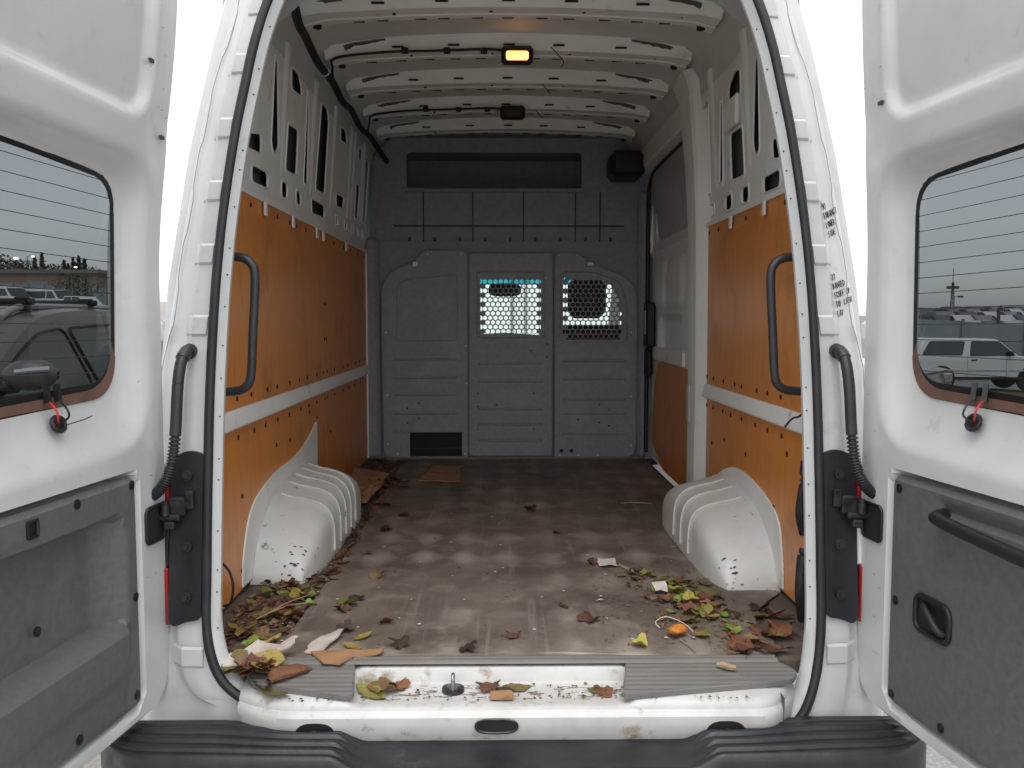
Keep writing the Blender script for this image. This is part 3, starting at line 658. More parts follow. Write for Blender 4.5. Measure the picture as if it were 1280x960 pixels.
# --- lower jamb furniture: lamp cover, tail lamp, hinge, hose
for side in (-1, 1):
    yb = lambda z: interp(SY, z)
    P = [(.752, 1.205), (.785, 1.213), (.815, 1.205), (.833, 1.185), (.835, .81), (.824, .79), (.79, .805), (.755, .81)]
    v, f = plate3(rpoly(P, .012, 3), [], lambda v: np.stack([side * v[:, 0], np.array([yb(z) for z in v[:, 1]]) + .004 - .006 * sstep(.83, .76, v[:, 0]), v[:, 1]], 1), (0, .03, 0), .03)
    cv = MB().add(v, f).build('lamp_cover', M['black'], van, smooth=30)
    for z in (1.155, .985, .865):
        MB().disc((side * .790, yb(z) - .006, z), (0, 1, 0), .013, .012, 14).disc((side * .790, yb(z) - .012, z), (0, 1, 0), .007, .012, 10).build('push_pin', M['rubber'], cv, smooth=40)
    tl = MB()
    for z0, z1, mm, nm in ((.79, .93, 'red', 'red_lens'), (.931, 1.07, 'clear' if side > 0 else 'black', 'clear_lens' if side > 0 else 'lens_side'), (1.071, 1.172, 'red', 'red_lens')):
        MB().box((min(side * (.836 if z0 > .9 else .841), side * .90), yb(z0) + (.010 if z0 > .9 else .022), z0), (max(side * .836, side * .90), yb(z0) + .07, z1), .003).build('tail_lamp' if nm == 'red_lens' else nm, M[mm], van)
    h = MB().box((min(side * .790, side * .830), -.166, 1.060), (max(side * .790, side * .830), -.148, 1.105), .004).build('hinge', M['dark_steel'], van)
    MB().box((min(side * .80, side * .86), -.178, 1.050), (max(side * .80, side * .86), -.160, 1.066), .004).build('hinge_arm', M['dark_steel'], h)
    MB().disc((side * .832, -.178, 1.078), (0, 0, 1), .010, .026, 12).disc((side * .832, -.178, 1.094), (0, 0, 1), .007, .012, 6).build('hinge_pin', M['dark_steel'], h, smooth=40)
    MB().box((min(side * .772, side * .792), -.160, 1.075), (max(side * .772, side * .792), -.148, 1.12), .003).build('check_link', M['dark_steel'], h)
    MB().box((min(side * .81, side * .835), -.185, 1.03), (max(side * .81, side * .835), -.160, 1.05), .004).build('hinge_bush', M['rubber'], h)
    pth = smoothpath([(side * .790, -.115, 1.455), (side * .795, -.145, 1.43), (side * .798, -.165, 1.37), (side * .803, -.175, 1.26), (side * .810, -.185, 1.19), (side * .825, -.195, 1.145), (side * .850, -.19, 1.118), (side * .885, -.17, 1.105)], 40)
    rad = []
    for i, p in enumerate(pth):
        z = p[2]; r_ = .0135 if z > 1.255 else .0115 + .0020 * (1 if (i % 5) < 3 else -1.2)
        if z > 1.435: r_ = .016
        rad.append(r_)
    MB().tube(pth, .015, 12, rad=rad).build('wiring_conduit', M['handle'], van, smooth=50)
    MB().disc((side * .789, -.108, 1.452), (0, 1, .25), .0175, .02, 18).build('conduit_grommet', M['rubber'], van, smooth=40)
    # door-side buffer (white pad near the seam)
    for z in (1.50, .70):
        MB().box((min(side * .868, side * .884), yb(z) + .035, z - .025), (max(side * .868, side * .884), yb(z) + .06, z + .025), .007).build('door_buffer', M['clear'], van)
    # grab handle
    hp = smoothpath([(side * .775, .05, 1.688), (side * .735, .04, 1.690), (side * .700, .035, 1.688), (side * .674, .032, 1.672), (side * .664, .030, 1.635), (side * .672, .03, 1.50), (side * .680, .032, 1.39), (side * .692, .035, 1.358), (side * .72, .04, 1.344), (side * .775, .05, 1.340)], 6)
    MB().tube(hp, .0115, 10).build('grab_handle', M['handle'], van, smooth=60)
# loose bits at the right edge behind the flange
MB().tube(smoothpath([(.80, .12, .70), (.785, .10, .78), (.79, .11, .86), (.80, .12, .90)], 5), .014, 6).build('strap', M['rubber'], van, smooth=60)
MB().tube(smoothpath([(.80, .13, .94), (.782, .11, 1.0), (.786, .10, 1.08), (.80, .13, 1.14)], 5), .012, 6).build('strap', M['rubber'], van, smooth=60)
MB().tube(smoothpath([(-.80, .14, .86), (-.775, .12, .84), (-.765, .115, .80), (-.775, .12, .755), (-.80, .14, .74)], 5), .0035, 6).build('wire_loop', M['wire'], van, smooth=60)
MB().tube(smoothpath([(.80, .10, 1.30), (.76, .06, 1.275), (.735, .05, 1.268), (.715, .05, 1.245)], 5), .003, 6).build('wire_loop', M['wire'], van, smooth=60)

# --- handwriting on the right pillar (marker strokes)
GL = {'0': ['1,2 0,1.5 0,.5 .5,0 1,.5 1,1.5 .5,2'], '2': ['0,1.6 .5,2 1,1.5 0,0 1,.05'], '9': ['1,1.2 .4,1 0,1.5 .5,2 1,1.6 .9,.8 .4,0'], 'A': ['0,0 .5,2 1,0', '.2,.8 .9,.8'], 'B': ['0,0 0,2 .8,1.7 .2,1 1,.5 0,0'], 'C': ['1,1.7 .4,2 0,1 .4,0 1,.3'],
      'D': ['0,0 0,2 .9,1.4 .8,.4 0,0'], 'E': ['1,2 0,2 0,0 1,.05', '0,1 .8,1'], 'F': ['1,2 0,2 0,0', '0,1 .7,1'], 'G': ['1,1.7 .4,2 0,1 .4,0 1,.3 1,.9 .6,.9'], 'H': ['0,0 0,2', '1,0 1,2', '0,1 1,1'], 'I': ['.5,0 .5,2'], 'L': ['0,2 0,0 1,.1'],
      'N': ['0,0 0,2 1,0 1,2'], 'O': ['.5,2 0,1 .5,0 1,1 .5,2'], 'P': ['0,0 0,2 1,1.6 0,1'], 'R': ['0,0 0,2 1,1.6 0,1 1,0'], 'S': ['1,1.8 .3,2 0,1.4 1,.7 .6,0 0,.2'], 'T': ['0,2 1,2', '.5,2 .5,0'], 'U': ['0,2 .1,.3 .6,0 1,.4 1,2'], 'W': ['0,2 .3,0 .5,1 .7,0 1,2'], 'Y': ['0,2 .5,1 1,2', '.5,1 .4,0'], ' ': []}
def scribble(lines, z0, tilt):
    m = MB(); r2 = random.Random(3)
    for li, ln in enumerate(lines):
        for ci, ch in enumerate(ln):
            for stx in GL[ch]:
                pts = []
                for pq in stx.split():
                    a, b_ = map(float, pq.split(','))
                    lx = .014 + (ci + a * .78) * .0068 + r2.uniform(-.0006, .0006); lz = b_ * .0072 - li * .0225 + r2.uniform(-.0006, .0006)
                    X = lx * math.cos(tilt) - lz * math.sin(tilt) * .3; Z = lz + lx * math.sin(tilt)
                    z = z0 + Z; xo = interp(XO, z); s = (xo - np.interp(z, [q[2] for q in PR], [abs(q[0]) for q in PR])) / .12
                    x = xo - .120 * s + .050 * s + X
                    oo = (x - (xo - .12 * s)) / s; dy = np.interp(oo, [q[0] for q in XS[7:]], [q[1] for q in XS[7:]])
                    pts.append((x, interp(SY, z) + dy - .0025, z))
                if len(pts) > 1: m.tube(pts, .0009, 4)
    m.build('handwriting', M['ink'], van)
PR = opening(1)
scribble(['90', 'ENBANGT', 'LOWER', 'SIDE'], 1.795, .42)
scribble(['22', 'BANGED', 'SCUFF UP', 'TOP LASH', 'LAY'], 1.622, .30)

# --- sliding door (right), pillar, header
PILL = [(.68, .80, 1.50, 1.735), (1.2, .802, 1.50, 1.74), (1.9, .80, 1.52, 1.77), (2.2, .788, 1.53, 1.80), (2.5, .765, 1.54, 1.84), (2.58, .74, 1.54, 1.86)]
rows = []
for z, x, y0, y1 in PILL: rows.append([(.86, y0 - .07, z), (x + .012, y0 - .012, z), (x, y0 + .01, z), (x - .004, (y0 + y1) / 2 - .03, z), (x + .012, (y0 + y1) / 2 - .015, z), (x + .012, y1 - .03, z), (x + .02, y1, z), (.90, y1 + .03, z)])
MB().grid(rows).build('slider_pillar', M['paint_in'], van, smooth=12)
MB().box((.795, 1.60, 1.08), (.803, 1.66, 1.24), .003).build('striker_slot', M['paint'], van)
MB().box((.790, 1.58, .735), (.803, 1.68, .80), .004).build('pillar_opening', M['black'], van)
def sdfn(v):
    y, z = v[:, 0], v[:, 1]
    w = np.zeros(len(v))
    for x0, z0, x1, z1, d, bw in ((1.95, 1.97, 2.98, 2.32, .028, .05), (2.15, 1.60, 2.55, 1.86, -.010, .02), (2.62, 1.60, 2.95, 1.86, -.010, .02), (2.2, 1.32, 2.85, 1.55, .015, .025)):
        s = sdf(v, rrect(x0, z0, x1, z1, .07)); w += 1.9 * d * sstep(0, -bw, s)
    w -= .02 * np.exp(-((z - 1.925) / .015) ** 2)
    return np.stack([.885 + w, y, z], 1)
v, f = plate2d([(1.72, .69), (3.09, .69), (3.09, 2.40), (1.72, 2.40)], [], .03)
sl = MB().add(sdfn(v), [t[::-1] for t in f]).build('sliding_door', M['paint_in'], van, smooth=40)
v, f = plate3(rpoly([(1.80, .69), (2.62, .69), (2.98, .80), (2.90, 1.15), (2.80, 1.285), (1.80, 1.285)], .05), [], lambda v: np.stack([np.full(len(v), .872), v[:, 0], v[:, 1]], 1), (.008, 0, 0))
MB().add(v, f).build('plywood_panel', M['ply'], van)
MB().box((.868, 2.1, 1.29), (.884, 2.95, 1.37), .006).build('slider_rail', M['paint_in'], van)
MB().box((.79, 1.72, 2.40), (.88, 3.12, 2.52), .01).build('slider_header', M['paint_in'], van)
MB().tube(smoothpath([(.862, 1.80, 2.395), (.862, 2.3, 2.392), (.86, 2.85, 2.385), (.858, 3.04, 2.34), (.855, 3.07, 2.2), (.855, 3.08, 1.4), (.855, 3.08, .72)], 5), .012, 8).build('slider_seal', M['rubber'], van, smooth=60)
lt = MB().box((.825, 2.93, 1.36), (.880, 3.04, 1.63), .012).build('slider_latch', M['black'], van)
MB().box((.835, 2.98, 1.19), (.872, 3.07, 1.345), .012).build('latch_lower', M['black'], lt)
MB().box((.821, 2.955, 1.44), (.826, 2.975, 1.58), .002).build('latch_lever', M['clear'], lt)
v = MB().box((.60, 2.86, 2.345), (.80, 3.10, 2.50), .03).build('corner_bin', M['black'], van)

# --- bulkhead
YB = 3.10
def bk(outl, holes=(), y=YB, t=.02): return plate3(outl, holes, lambda v: np.stack([v[:, 0], np.full(len(v), y), v[:, 1]], 1), (0, t, 0))
# surround + liner behind
v, f = bk([(-.86, .67), (.90, .67), (.90, 2.0), (-.86, 2.0)], [[(-.70, .72), (.75, .72), (.75, 1.68), (.66, 1.77), (.46, 1.84), (.42, 1.89), (-.46, 1.89), (-.52, 1.83), (-.68, 1.77), (-.71, 1.68)]], YB + .035, .02)
MB().add(v, f).build('bulkhead_frame', M['liner'], van)
v, f = bk([(-.84, 1.84), (.86, 1.84), (.80, 2.5), (.70, 2.62), (-.70, 2.62), (-.80, 2.5)], [rrect(-.60, 2.315, .46, 2.535, .03)], YB + .06, .02)
ul = MB().add(v, f).build('upper_liner', M['liner'], van)
MB().box((-.64, YB + .10, 2.29), (.50, YB + .50, 2.30)).box((-.64, YB + .10, 2.56), (.50, YB + .50, 2.57)).box((-.64, YB + .50, 2.29), (.50, YB + .51, 2.57)).box((-.65, YB + .10, 2.29), (-.64, YB + .51, 2.57)).box((.50, YB + .10, 2.29), (.51, YB + .51, 2.57)).build('overhead_bin', M['liner'], van)
MB().tube([(-.61, YB + .052, 2.31), (.47, YB + .052, 2.31)], .014, 8).build('bin_edge', M['liner'], ul, smooth=60)
m = MB()
for x in (-.50, -.20, .107, .423, .573): m.box((x - .004, YB + .056, 1.95), (x + .004, YB + .062, 2.30))
m.box((-.68, YB + .056, 2.09), (.72, YB + .0615, 2.10))
m.build('liner_seams', M['black'], ul)
for i, x in enumerate(np.linspace(-.584, .636, 9)):
    MB().disc((x, YB + .055, 1.985), (0, 1, 0), .017, .014, 10).box((x - .008, YB + .040, 1.98), (x + .008, YB + .056, 2.025)).build('hook', M['black'], ul)
MB().box((-.85, YB - .03, .68), (-.765, YB + .035, 2.02), .02).build('front_pillar_trim', M['liner'], van)
MB().box((.80, YB - .02, .68), (.86, YB + .035, 2.3), .02).build('front_pillar_trim', M['liner'], van)
# solid back plate so that no gap shows, with the two window openings left open
for x in (-.228, .2895): MB().box((x - .012, YB + .018, .69), (x + .012, YB + .034, 1.93)).build('mullion', M['liner'], van)
cm = (-.150, 1.440, .208, 1.792); rm_ = (.350, 1.410, .712, 1.792)
OUT = {'left': rpoly([(-.745, .69), (-.232, .69), (-.232, 1.94), (-.50, 1.945), (-.545, 1.875), (-.70, 1.82), (-.752, 1.72)], [.05, .01, .03, .05, .04, .06, .10], 5),
       'centre': rpoly([(-.224, .70), (.283, .70), (.283, 1.928), (-.224, 1.928)], .02, 4),
       'right': rpoly([(.296, .685), (.795, .685), (.792, 1.70), (.72, 1.79), (.505, 1.862), (.455, 1.925), (.296, 1.93)], [.02, .07, .10, .10, .04, .06, .03], 5)}
holesP = {'left': [[(-.587, .690 + .004), (-.268, .694), (-.268, .842), (-.587, .842)]], 'centre': [rrect(cm[0] - .004, cm[1] - .004, cm[2] + .004, cm[3] + .004, .015)],
          'right': [rpoly([(rm_[0] - .004, rm_[1] - .004), (rm_[2] + .004, rm_[1] - .004), (.70, 1.62), (.66, 1.735), (.52, 1.792), (rm_[0] - .004, 1.792)], .03, 4)]}
panels = {}
for k in OUT:
    yy = YB - (.012 if k != 'centre' else .004)
    v, f = bk(OUT[k], holesP[k], yy, .016); p = MB().add(v, f).build('bulkhead_panel', M['grey_panel'], van); panels[k] = p
    # rolled rim round each panel
    e = [(x, yy - .001, z) for x, z in OUT[k]]; MB().tube(e, .0045, 6, closed=True).build('rim', M['grey_panel'], p, smooth=60)
def rib(k, x0, x1, z, dy=0):
    yy = YB - (.012 if k != 'centre' else .004)
    MB().grid([[(x, yy + .001, z + .010), (x, yy - .006, z + .004), (x, yy - .006, z - .002), (x, yy + .001, z - .008)] for x in (x0, x0 + .01, x1 - .01, x1)]).build('rib', M['grey_panel'], panels[k], smooth=40)
for z in (1.261, 1.15, .982, .889, .786): rib('centre', -.17, .225, z)
for z in (1.287, 1.175, 1.071, .956): rib('left', -.68, -.30, z)
rib('left', -.68, -.60, .849)
for z in (1.276, 1.165, 1.042, .955, .832): rib('right', .345, .73, z)
# raised frame lines
def ringline(k, poly, r_=.004):
    yy = YB - (.012 if k != 'centre' else .004); MB().tube([(x, yy - .001, z) for x, z in poly], r_, 5, closed=True).build('bead', M['grey_panel'], panels[k], smooth=60)
ringline('left', rpoly([(-.662, 1.40), (-.295, 1.40), (-.292, 1.80), (-.60, 1.77), (-.655, 1.735)], .02, 3), .003)
ringline('centre', rrect(-.174, 1.418, .232, 1.815, .02), .005)
ringline('right', rpoly([(.33, 1.392), (.735, 1.392), (.73, 1.63), (.685, 1.76), (.53, 1.815), (.33, 1.815)], .03, 4), .005)
# perforated guards
def guard(k, box, clip):
    yy = YB + .002; pitch = .0316; rh = .0133; m = MB(); x0, z0, x1, z1 = box; j = 0; z = z0 + pitch * .5
    hexes = 0
    while z < z1:
        x = x0 + (pitch / 2 if j % 2 else 0) + pitch * .25
        while x < x1 + pitch * .3:
            hx = [(x + pitch / math.sqrt(3) * math.cos(R(30 + 60 * q)), z + pitch / math.sqrt(3) * math.sin(R(30 + 60 * q))) for q in range(6)]
            inside = inpoly(np.array([(x, z)]), clip)[0] and polydist(np.array([(x, z)]), clip)[0] > rh * .9
            if inside:
                c = [(x + rh * math.cos(R(30 * q)), z + rh * math.sin(R(30 * q))) for q in range(12)]
                ho = [(x + pitch / math.sqrt(3) * math.cos(R(30 * q)) * (1 if q % 2 else math.cos(R(30))), z + pitch / math.sqrt(3) * math.sin(R(30 * q)) * (1 if q % 2 else math.cos(R(30)))) for q in range(12)]
                V = [(a, yy, b_) for a, b_ in ho] + [(a, yy, b_) for a, b_ in c] + [(a, yy + .002, b_) for a, b_ in c]
                m.add(V, [(q, (q + 1) % 12, 12 + (q + 1) % 12, 12 + q) for q in range(12)] + [(12 + q, 12 + (q + 1) % 12, 24 + (q + 1) % 12, 24 + q) for q in range(12)])
            else:
                m.add([(a, yy, b_) for a, b_ in hx], [tuple(range(6))])
            x += pitch
        z += pitch * math.sqrt(3) / 2; j += 1
    m.build('mesh_guard', M['grey_panel'], panels[k])
guard('centre', cm, [(cm[0], cm[1]), (cm[2], cm[1]), (cm[2], cm[3]), (cm[0], cm[3])])
guard('right', rm_, rpoly([(rm_[0], rm_[1]), (rm_[2], rm_[1]), (.70, 1.62), (.66, 1.74), (.52, 1.792), (rm_[0], 1.792)], .03, 4))
# heater duct recess behind the torn vent
vt = MB().box((-.60, YB + .03, .685), (-.255, YB + .05, .86)).build('vent_recess', M['ply_edge'], van)
for z in (.735,): MB().box((-.585, YB + .016, z), (-.27, YB + .03, z + .006)).build('vent_slat', M['black'], vt)
MB().disc((.339, YB - .014, .727), (0, 1, 0), .012, .006, 14).build('drain_hole', M['ply_edge'], panels['right'])
MB().disc((.400, YB - .014, .727), (0, 1, 0), .012, .006, 14).build('drain_hole', M['ply_edge'], panels['right'])
scr = MB()
for x, z in ((-.725, 1.45), (-.72, 1.07), (-.72, .77), (-.47, 1.92), (-.27, 1.92), (.32, 1.915), (.43, 1.915), (.76, 1.45), (.765, 1.06), (.765, .76), (-.24, 1.37), (-.24, 1.14), (.33, .70), (.44, .70), (.56, .70), (-.66, .71), (-.25, .71), (.24, 1.78)): scr.disc((x, YB - .016, z), (0, 1, 0), .0045, .005, 8)
scr.build('bulkhead_screws', mat('bright_screw', (.75, .75, .76), .3), van, kind='stuff')
dots = MB()
for x, z in ((.25, 1.38), (.25, 1.30), (.15, 1.34), (-.17, 1.08), (.17, 1.08), (-.17, 1.0), (-.06, 1.01), (.17, .86), (-.17, .86), (-.60, .99), (-.53, .93), (-.60, .90), (.57, 1.01), (.63, .98), (.57, .90), (.63, .88), (.44, .92), (-.53, 1.02)): dots.disc((x, YB - .0125, z), (0, 1, 0), .005, .004, 8)
dots.build('bulkhead_holes', M['ply_edge'], van, kind='stuff')
MB().box((.485, YB - .03, 1.845), (.53, YB - .01, 1.875), .004).build('bracket', M['steel'], van)
MB().box((-.56, YB - .03, 1.845), (-.53, YB - .01, 1.875), .004).build('bracket', M['paint_in'], van)
MB().box((-.74, YB - .030, .672), (.78, YB - .012, .690)).build('bulkhead_foot', M['scuff'], van)

# --- interior lamps + looms
def lamp(x, Y, lit):
    z = 2.625
    b_ = MB().box((x - .065, Y - .045, z - .050), (x + .065, Y + .040, z + .01), .012).build('dome_lamp', M['black'], van)
    MB().box((x - .045, Y - .053, z - .047), (x + .045, Y - .025, z - .014), .006).build('lamp_lens', M['amber'] if lit else M['lens_off'], b_)
lamp(.035, 1.44, True); lamp(.03, 2.44, False)
def loom(pts, r_, name='wiring_loom'): return MB().tube(smoothpath(pts, 8), r_, 7).build(name, M['wire'], van, smooth=60)
loom([(-.60, .18, 2.50), (-.655, .45, 2.515), (-.690, .70, 2.490), (-.715, .92, 2.515), (-.718, 1.15, 2.490), (-.730, 1.5, 2.512), (-.733, 1.75, 2.492), (-.735, 2.0, 2.512), (-.740, 2.3, 2.495), (-.735, 2.6, 2.510), (-.725, 3.0, 2.490), (-.71, 3.10, 2.47)], .0155)
for q in ((-.724, 1.30, 2.50),): MB().tube([(q[0] + .018 * math.cos(a), q[1] + .006 * math.sin(a), q[2] + .018 * math.sin(a)) for a in np.linspace(0, 6.283, 14, endpoint=False)], .0025, 5, closed=True).build('loom_tie', M['clear'], van)
loom([(-.728, 1.5, 2.51), (-.725, 1.47, 2.56), (-.70, 1.42, 2.588), (-.5, 1.40, 2.606), (-.3, 1.41, 2.615), (-.1, 1.41, 2.622), (.0, 1.42, 2.62)], .0055)
loom([(-.735, 2.5, 2.51), (-.72, 2.47, 2.56), (-.69, 2.42, 2.588), (-.5, 2.40, 2.606), (-.3, 2.41, 2.615), (-.1, 2.41, 2.622), (.0, 2.42, 2.62)], .0055)
for Y in (1.405, 2.405):
    for x in (-.42, -.25, -.1): MB().box((x - .014, Y - .012, 2.603), (x + .014, Y + .012, 2.625), .004).build('loom_clip', M['wire'], van)
loom([(.17, 1.40, 2.63), (.20, 1.40, 2.60), (.225, 1.42, 2.575), (.215, 1.44, 2.56)], .002, 'loose_wire')
loom([(.16, 1.95, 2.63), (.185, 1.95, 2.60), (.20, 1.96, 2.585)], .002, 'loose_wire')
loom([(.15, 2.45, 2.63), (.17, 2.45, 2.60), (.19, 2.46, 2.585)], .002, 'loose_wire')

# ================================================================== REAR DOORS
def build_door(side, ang):
    E_ = np.array([side * .842, -.12, 0.]); a = R(ang)
    U = np.array([side * math.sin(a), -math.cos(a), 0.]); N = np.array([-side * math.cos(a), -math.sin(a), 0.])
    def P(u, v, w):
        u = np.asarray(u, float); v = np.asarray(v, float); w = np.asarray(w, float) + (.072 if side < 0 else .040) * sstep(1.60, 2.35, v)
        return E_ + u[..., None] * U + w[..., None] * N + v[..., None] * np.array([0, 0, 1.])
    p1 = lambda u, v, w: tuple(P(np.array(u), np.array(v), np.array(w)))
    d = None
    outl = smoothpath([(.80, .622), (.10, .603)], 14)[:-1]
    outl = [tuple(p) for p in outl] + [(.075, .607), (.048, .620), (.028, .643), (.016, .674), (.010, .71)] + [(.008, z) for z in np.linspace(.74, 2.36, 60)] + [(.014, 2.42), (.04, 2.47), (.09, 2.50)] + [(u, 2.51) for u in np.linspace(.14, .72, 14)] + [(.78, 2.48), (.80, 2.40)] + [(.80, z) for z in np.linspace(2.3, .62, 40)]
    gl = rpoly([(.145, 1.362), (.70, 1.345), (.70, 1.862), (.50, 1.858), (.145, 1.838)], [.085, .05, .05, .3, .075], 7)
    rv = rpoly([(.070, 1.245), (.765, 1.225), (.765, 1.915), (.070, 1.895)], [.13, .06, .06, .10], 7)
    up = rpoly([(.105, 1.965), (.76, 1.975), (.76, 2.46), (.105, 2.44)], [.085, .06, .06, .06], 7)
    tr = rpoly([(.145, .640), (.77, .655), (.77, 1.185), (.145, 1.185)], .03, 5)
    v, f = plate2d(outl, [gl], .0125)
    dr = sdf(v, rv); dg = sdf(v, gl); du = sdf(v, up); dt = sdf(v, tr); de = polydist(v, outl)
    t = np.clip(-dr, 0, None) / (np.clip(-dr, 0, None) + np.clip(dg, 1e-5, None)); kb = sstep(1.50, 1.36, v[:, 1]) * sstep(.05, .16, v[:, 0]); w = -.046 * (kb * np.sin(t * math.pi / 2) ** .9 + (1 - kb) * (t * t * (3 - 2 * t))) * (dr < 0); w -= .0035 * sstep(.060, .048, v[:, 0]) * sstep(1.93, 2.0, v[:, 1])
    w -= .020 * sstep(0, -.032, du)
    w -= .060 * sstep(.004, -.010, dt)
    ug = sstep(.055, .025, np.hypot((v[:, 0] - .06), (v[:, 1] - 1.955) * .6)) * .004; w -= ug     # thumb-shaped pressing
    w -= .012 * np.clip(1 - de / .010, 0, 1) ** 2
    w += .0015 * np.sin(v[:, 0] * 9 + 2) * np.sin(v[:, 1] * 5)
    fr = P(v[:, 0], v[:, 1], w)
    F = f if side > 0 else f[:, ::-1]
    n = len(v)
    wo = np.where(dg < .02, -.053, -.070) + .010 * np.clip(1 - de / .03, 0, 1) ** 2 - .02 * sstep(1.9, 2.5, v[:, 1]) * 0
    bk_ = P(v[:, 0], v[:, 1], wo)
    cnt = {}
    for q in F:
        for e0, e1 in ((q[0], q[1]), (q[1], q[2]), (q[2], q[0])): cnt[(int(e0), int(e1))] = 1
    Fs = [tuple(q) for q in F] + [tuple(int(i) + n for i in q[::-1]) for q in F] + [(e1, e0, e0 + n, e1 + n) for (e0, e1) in cnt if (e1, e0) not in cnt]
    door = link('rear_door', np.vstack([fr, bk_]), Fs, M['paint'], van, smooth=38)
    # glass, border, defroster
    gl2 = [((u - .42) * 1.01 + .42, (z - 1.6) * 1.015 + 1.6) for u, z in gl]
    vg, fg = plate2d(gl2, [], .1); link('window_glass', P(vg[:, 0], vg[:, 1], np.full(len(vg), -.048)), fg, M['tint'], door)
    inn = rpoly([(.153, 1.395), (.69, 1.378), (.69, 1.852), (.50, 1.849), (.153, 1.830)], [.08, .05, .05, .3, .07], 7)
    v3, f3 = plate2d(gl2, [inn], None); V3, F3 = thick(P(v3[:, 0], v3[:, 1], np.full(len(v3), -.0455)), f3, -N * .002); link('window_border', V3, F3, M['frit'], door)
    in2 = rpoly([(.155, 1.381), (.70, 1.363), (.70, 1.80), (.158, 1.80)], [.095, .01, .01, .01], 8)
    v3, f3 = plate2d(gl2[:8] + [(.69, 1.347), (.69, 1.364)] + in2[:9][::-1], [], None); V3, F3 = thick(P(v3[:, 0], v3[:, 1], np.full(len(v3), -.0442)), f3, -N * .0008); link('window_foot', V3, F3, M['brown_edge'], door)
    dl = MB()
    for k in range(13):
        z = 1.415 + k * .0345
        if z > 1.84: break
        x0 = .150
        dl.tube([p1(u, z + .010 * (u - .15), -.0465) for u in np.linspace(x0, .69, 6)], .0008, 4)
    dl.build('defroster_lines', M['frit'], door)
    # trim panel
    vt, ft = plate2d(rpoly([(.152, .648), (.765, .663), (.765, 1.178), (.152, 1.178)], .026, 5), [], .0115)
    wt = np.full(len(vt), .0)
    de = polydist(vt, rpoly([(.152, .648), (.765, .663), (.765, 1.178), (.152, 1.178)], .026, 5))
    wt += -.010 * np.clip(1 - de / .010, 0, 1) ** 2 + .003
    if side < 0:
        pk = rpoly([(.205, .855), (.70, .845), (.70, 1.112), (.205, 1.105)], [.012, .02, .03, .035], 4)
        dp = sdf(vt, pk); dep = .016 + .034 * sstep(.205, .28, vt[:, 0])
        wt -= dep * sstep(0, -.012, dp)
        wt += .020 * sstep(.62, .86, vt[:, 1]) * sstep(.862, .850, vt[:, 1]) * sstep(.20, .24, vt[:, 0])
        wt -= .005 * sstep(.745, .735, vt[:, 1] - (vt[:, 0] - .16) * .02) * sstep(.19, .22, vt[:, 0])
    else:
        wt -= .010 * sstep(0, -.02, sdf(vt, rrect(.262, .858, .378, .935, .02)))
        wt -= .012 * sstep(0, -.012, sdf(vt, rrect(.33, 1.118, .76, 1.15, .012)))
    tp = link('trim_panel', P(vt[:, 0], vt[:, 1], wt), ft if side > 0 else ft[:, ::-1], M['trim'], door, smooth=35)
    sc2 = [(.38, 1.160), (.175, 1.160), (.173, .905), (.180, .680), (.40, .682), (.47, .93)] if side < 0 else [(.185, 1.150), (.183, .893), (.178, .672), (.36, .676)]
    for u, z in sc2:
        dd = -.030 if (u, z) == (.47, .93) else .0035
        MB().disc(p1(u, z, dd), tuple(N), .0105, .003, 14).disc(p1(u, z, dd + .002), tuple(N), .0065, .002, 10).build('trim_screw', M['black'], door)
    v4, f4 = plate2d(rrect(.036, 1.008, .118, 1.092, .014), [], None); V4, F4 = thick(P(v4[:, 0], v4[:, 1], np.full(len(v4), .004)), f4, -N * .006)
    link('rubber_pad', V4, F4, M['rubber'], door)
    MB().tube([p1(u, z, .004) for u, z in rrect(.036, 1.008, .118, 1.092, .014)], .0035, 6, closed=True).build('pad_rim', M['black'], door, smooth=60)
    if side < 0:
        MB().tube([p1(u, z, .004) for u, z in rrect(.505, 1.128, .535, 1.158, .004)], .0035, 5, closed=True).box(*[tuple(np.minimum(p1(.507, 1.13, .003), p1(.533, 1.156, .005))), tuple(np.maximum(p1(.507, 1.13, .003), p1(.533, 1.156, .005)))]).build('clip_socket', M['black'], door)
    else:
        hb = smoothpath([p1(.345, 1.126, .0), p1(.352, 1.124, .022), p1(.38, 1.122, .036), p1(.55, 1.112, .040), p1(.70, 1.105, .036), p1(.735, 1.103, .0)], 5)
        MB().tube(hb, .014, 10).build('pull_handle', M['black'], door, smooth=60)
        cp = MB().tube([p1(u, z, .005) for u, z in rrect(.262, .858, .378, .935, .022)], .0065, 7, closed=True).build('handle_bezel', M['black'], door, smooth=60)
        v5, f5 = plate2d(rrect(.264, .860, .376, .933, .02), [], .012); s5 = sdf(v5, rrect(.264, .860, .376, .933, .02))
        link('handle_cup', P(v5[:, 0], v5[:, 1], .004 - .006 * sstep(0, -.02, s5)), f5, M['black'], door, smooth=50)
        MB().tube(smoothpath([p1(.285, .915, .002), p1(.31, .905, .010), p1(.345, .880, .010), p1(.355, .872, .0)], 4), .008, 8).build('handle_paddle', M['rubber'], door, smooth=60)
    # grommet, wires, glass connectors
    MB().tube([p1(.385 + .019 * math.cos(t_), 1.322 + .014 * math.sin(t_), -.026 - .005 * math.sin(t_)) for t_ in np.linspace(0, 6.283, 20, endpoint=False)], .005, 6, closed=True).build('wire_grommet', M['rubber'], door, smooth=60)
    MB().disc(p1(.385, 1.322, -.029), tuple(N), .015, .004, 12).build('grommet_hole', M['ply_edge'], door)
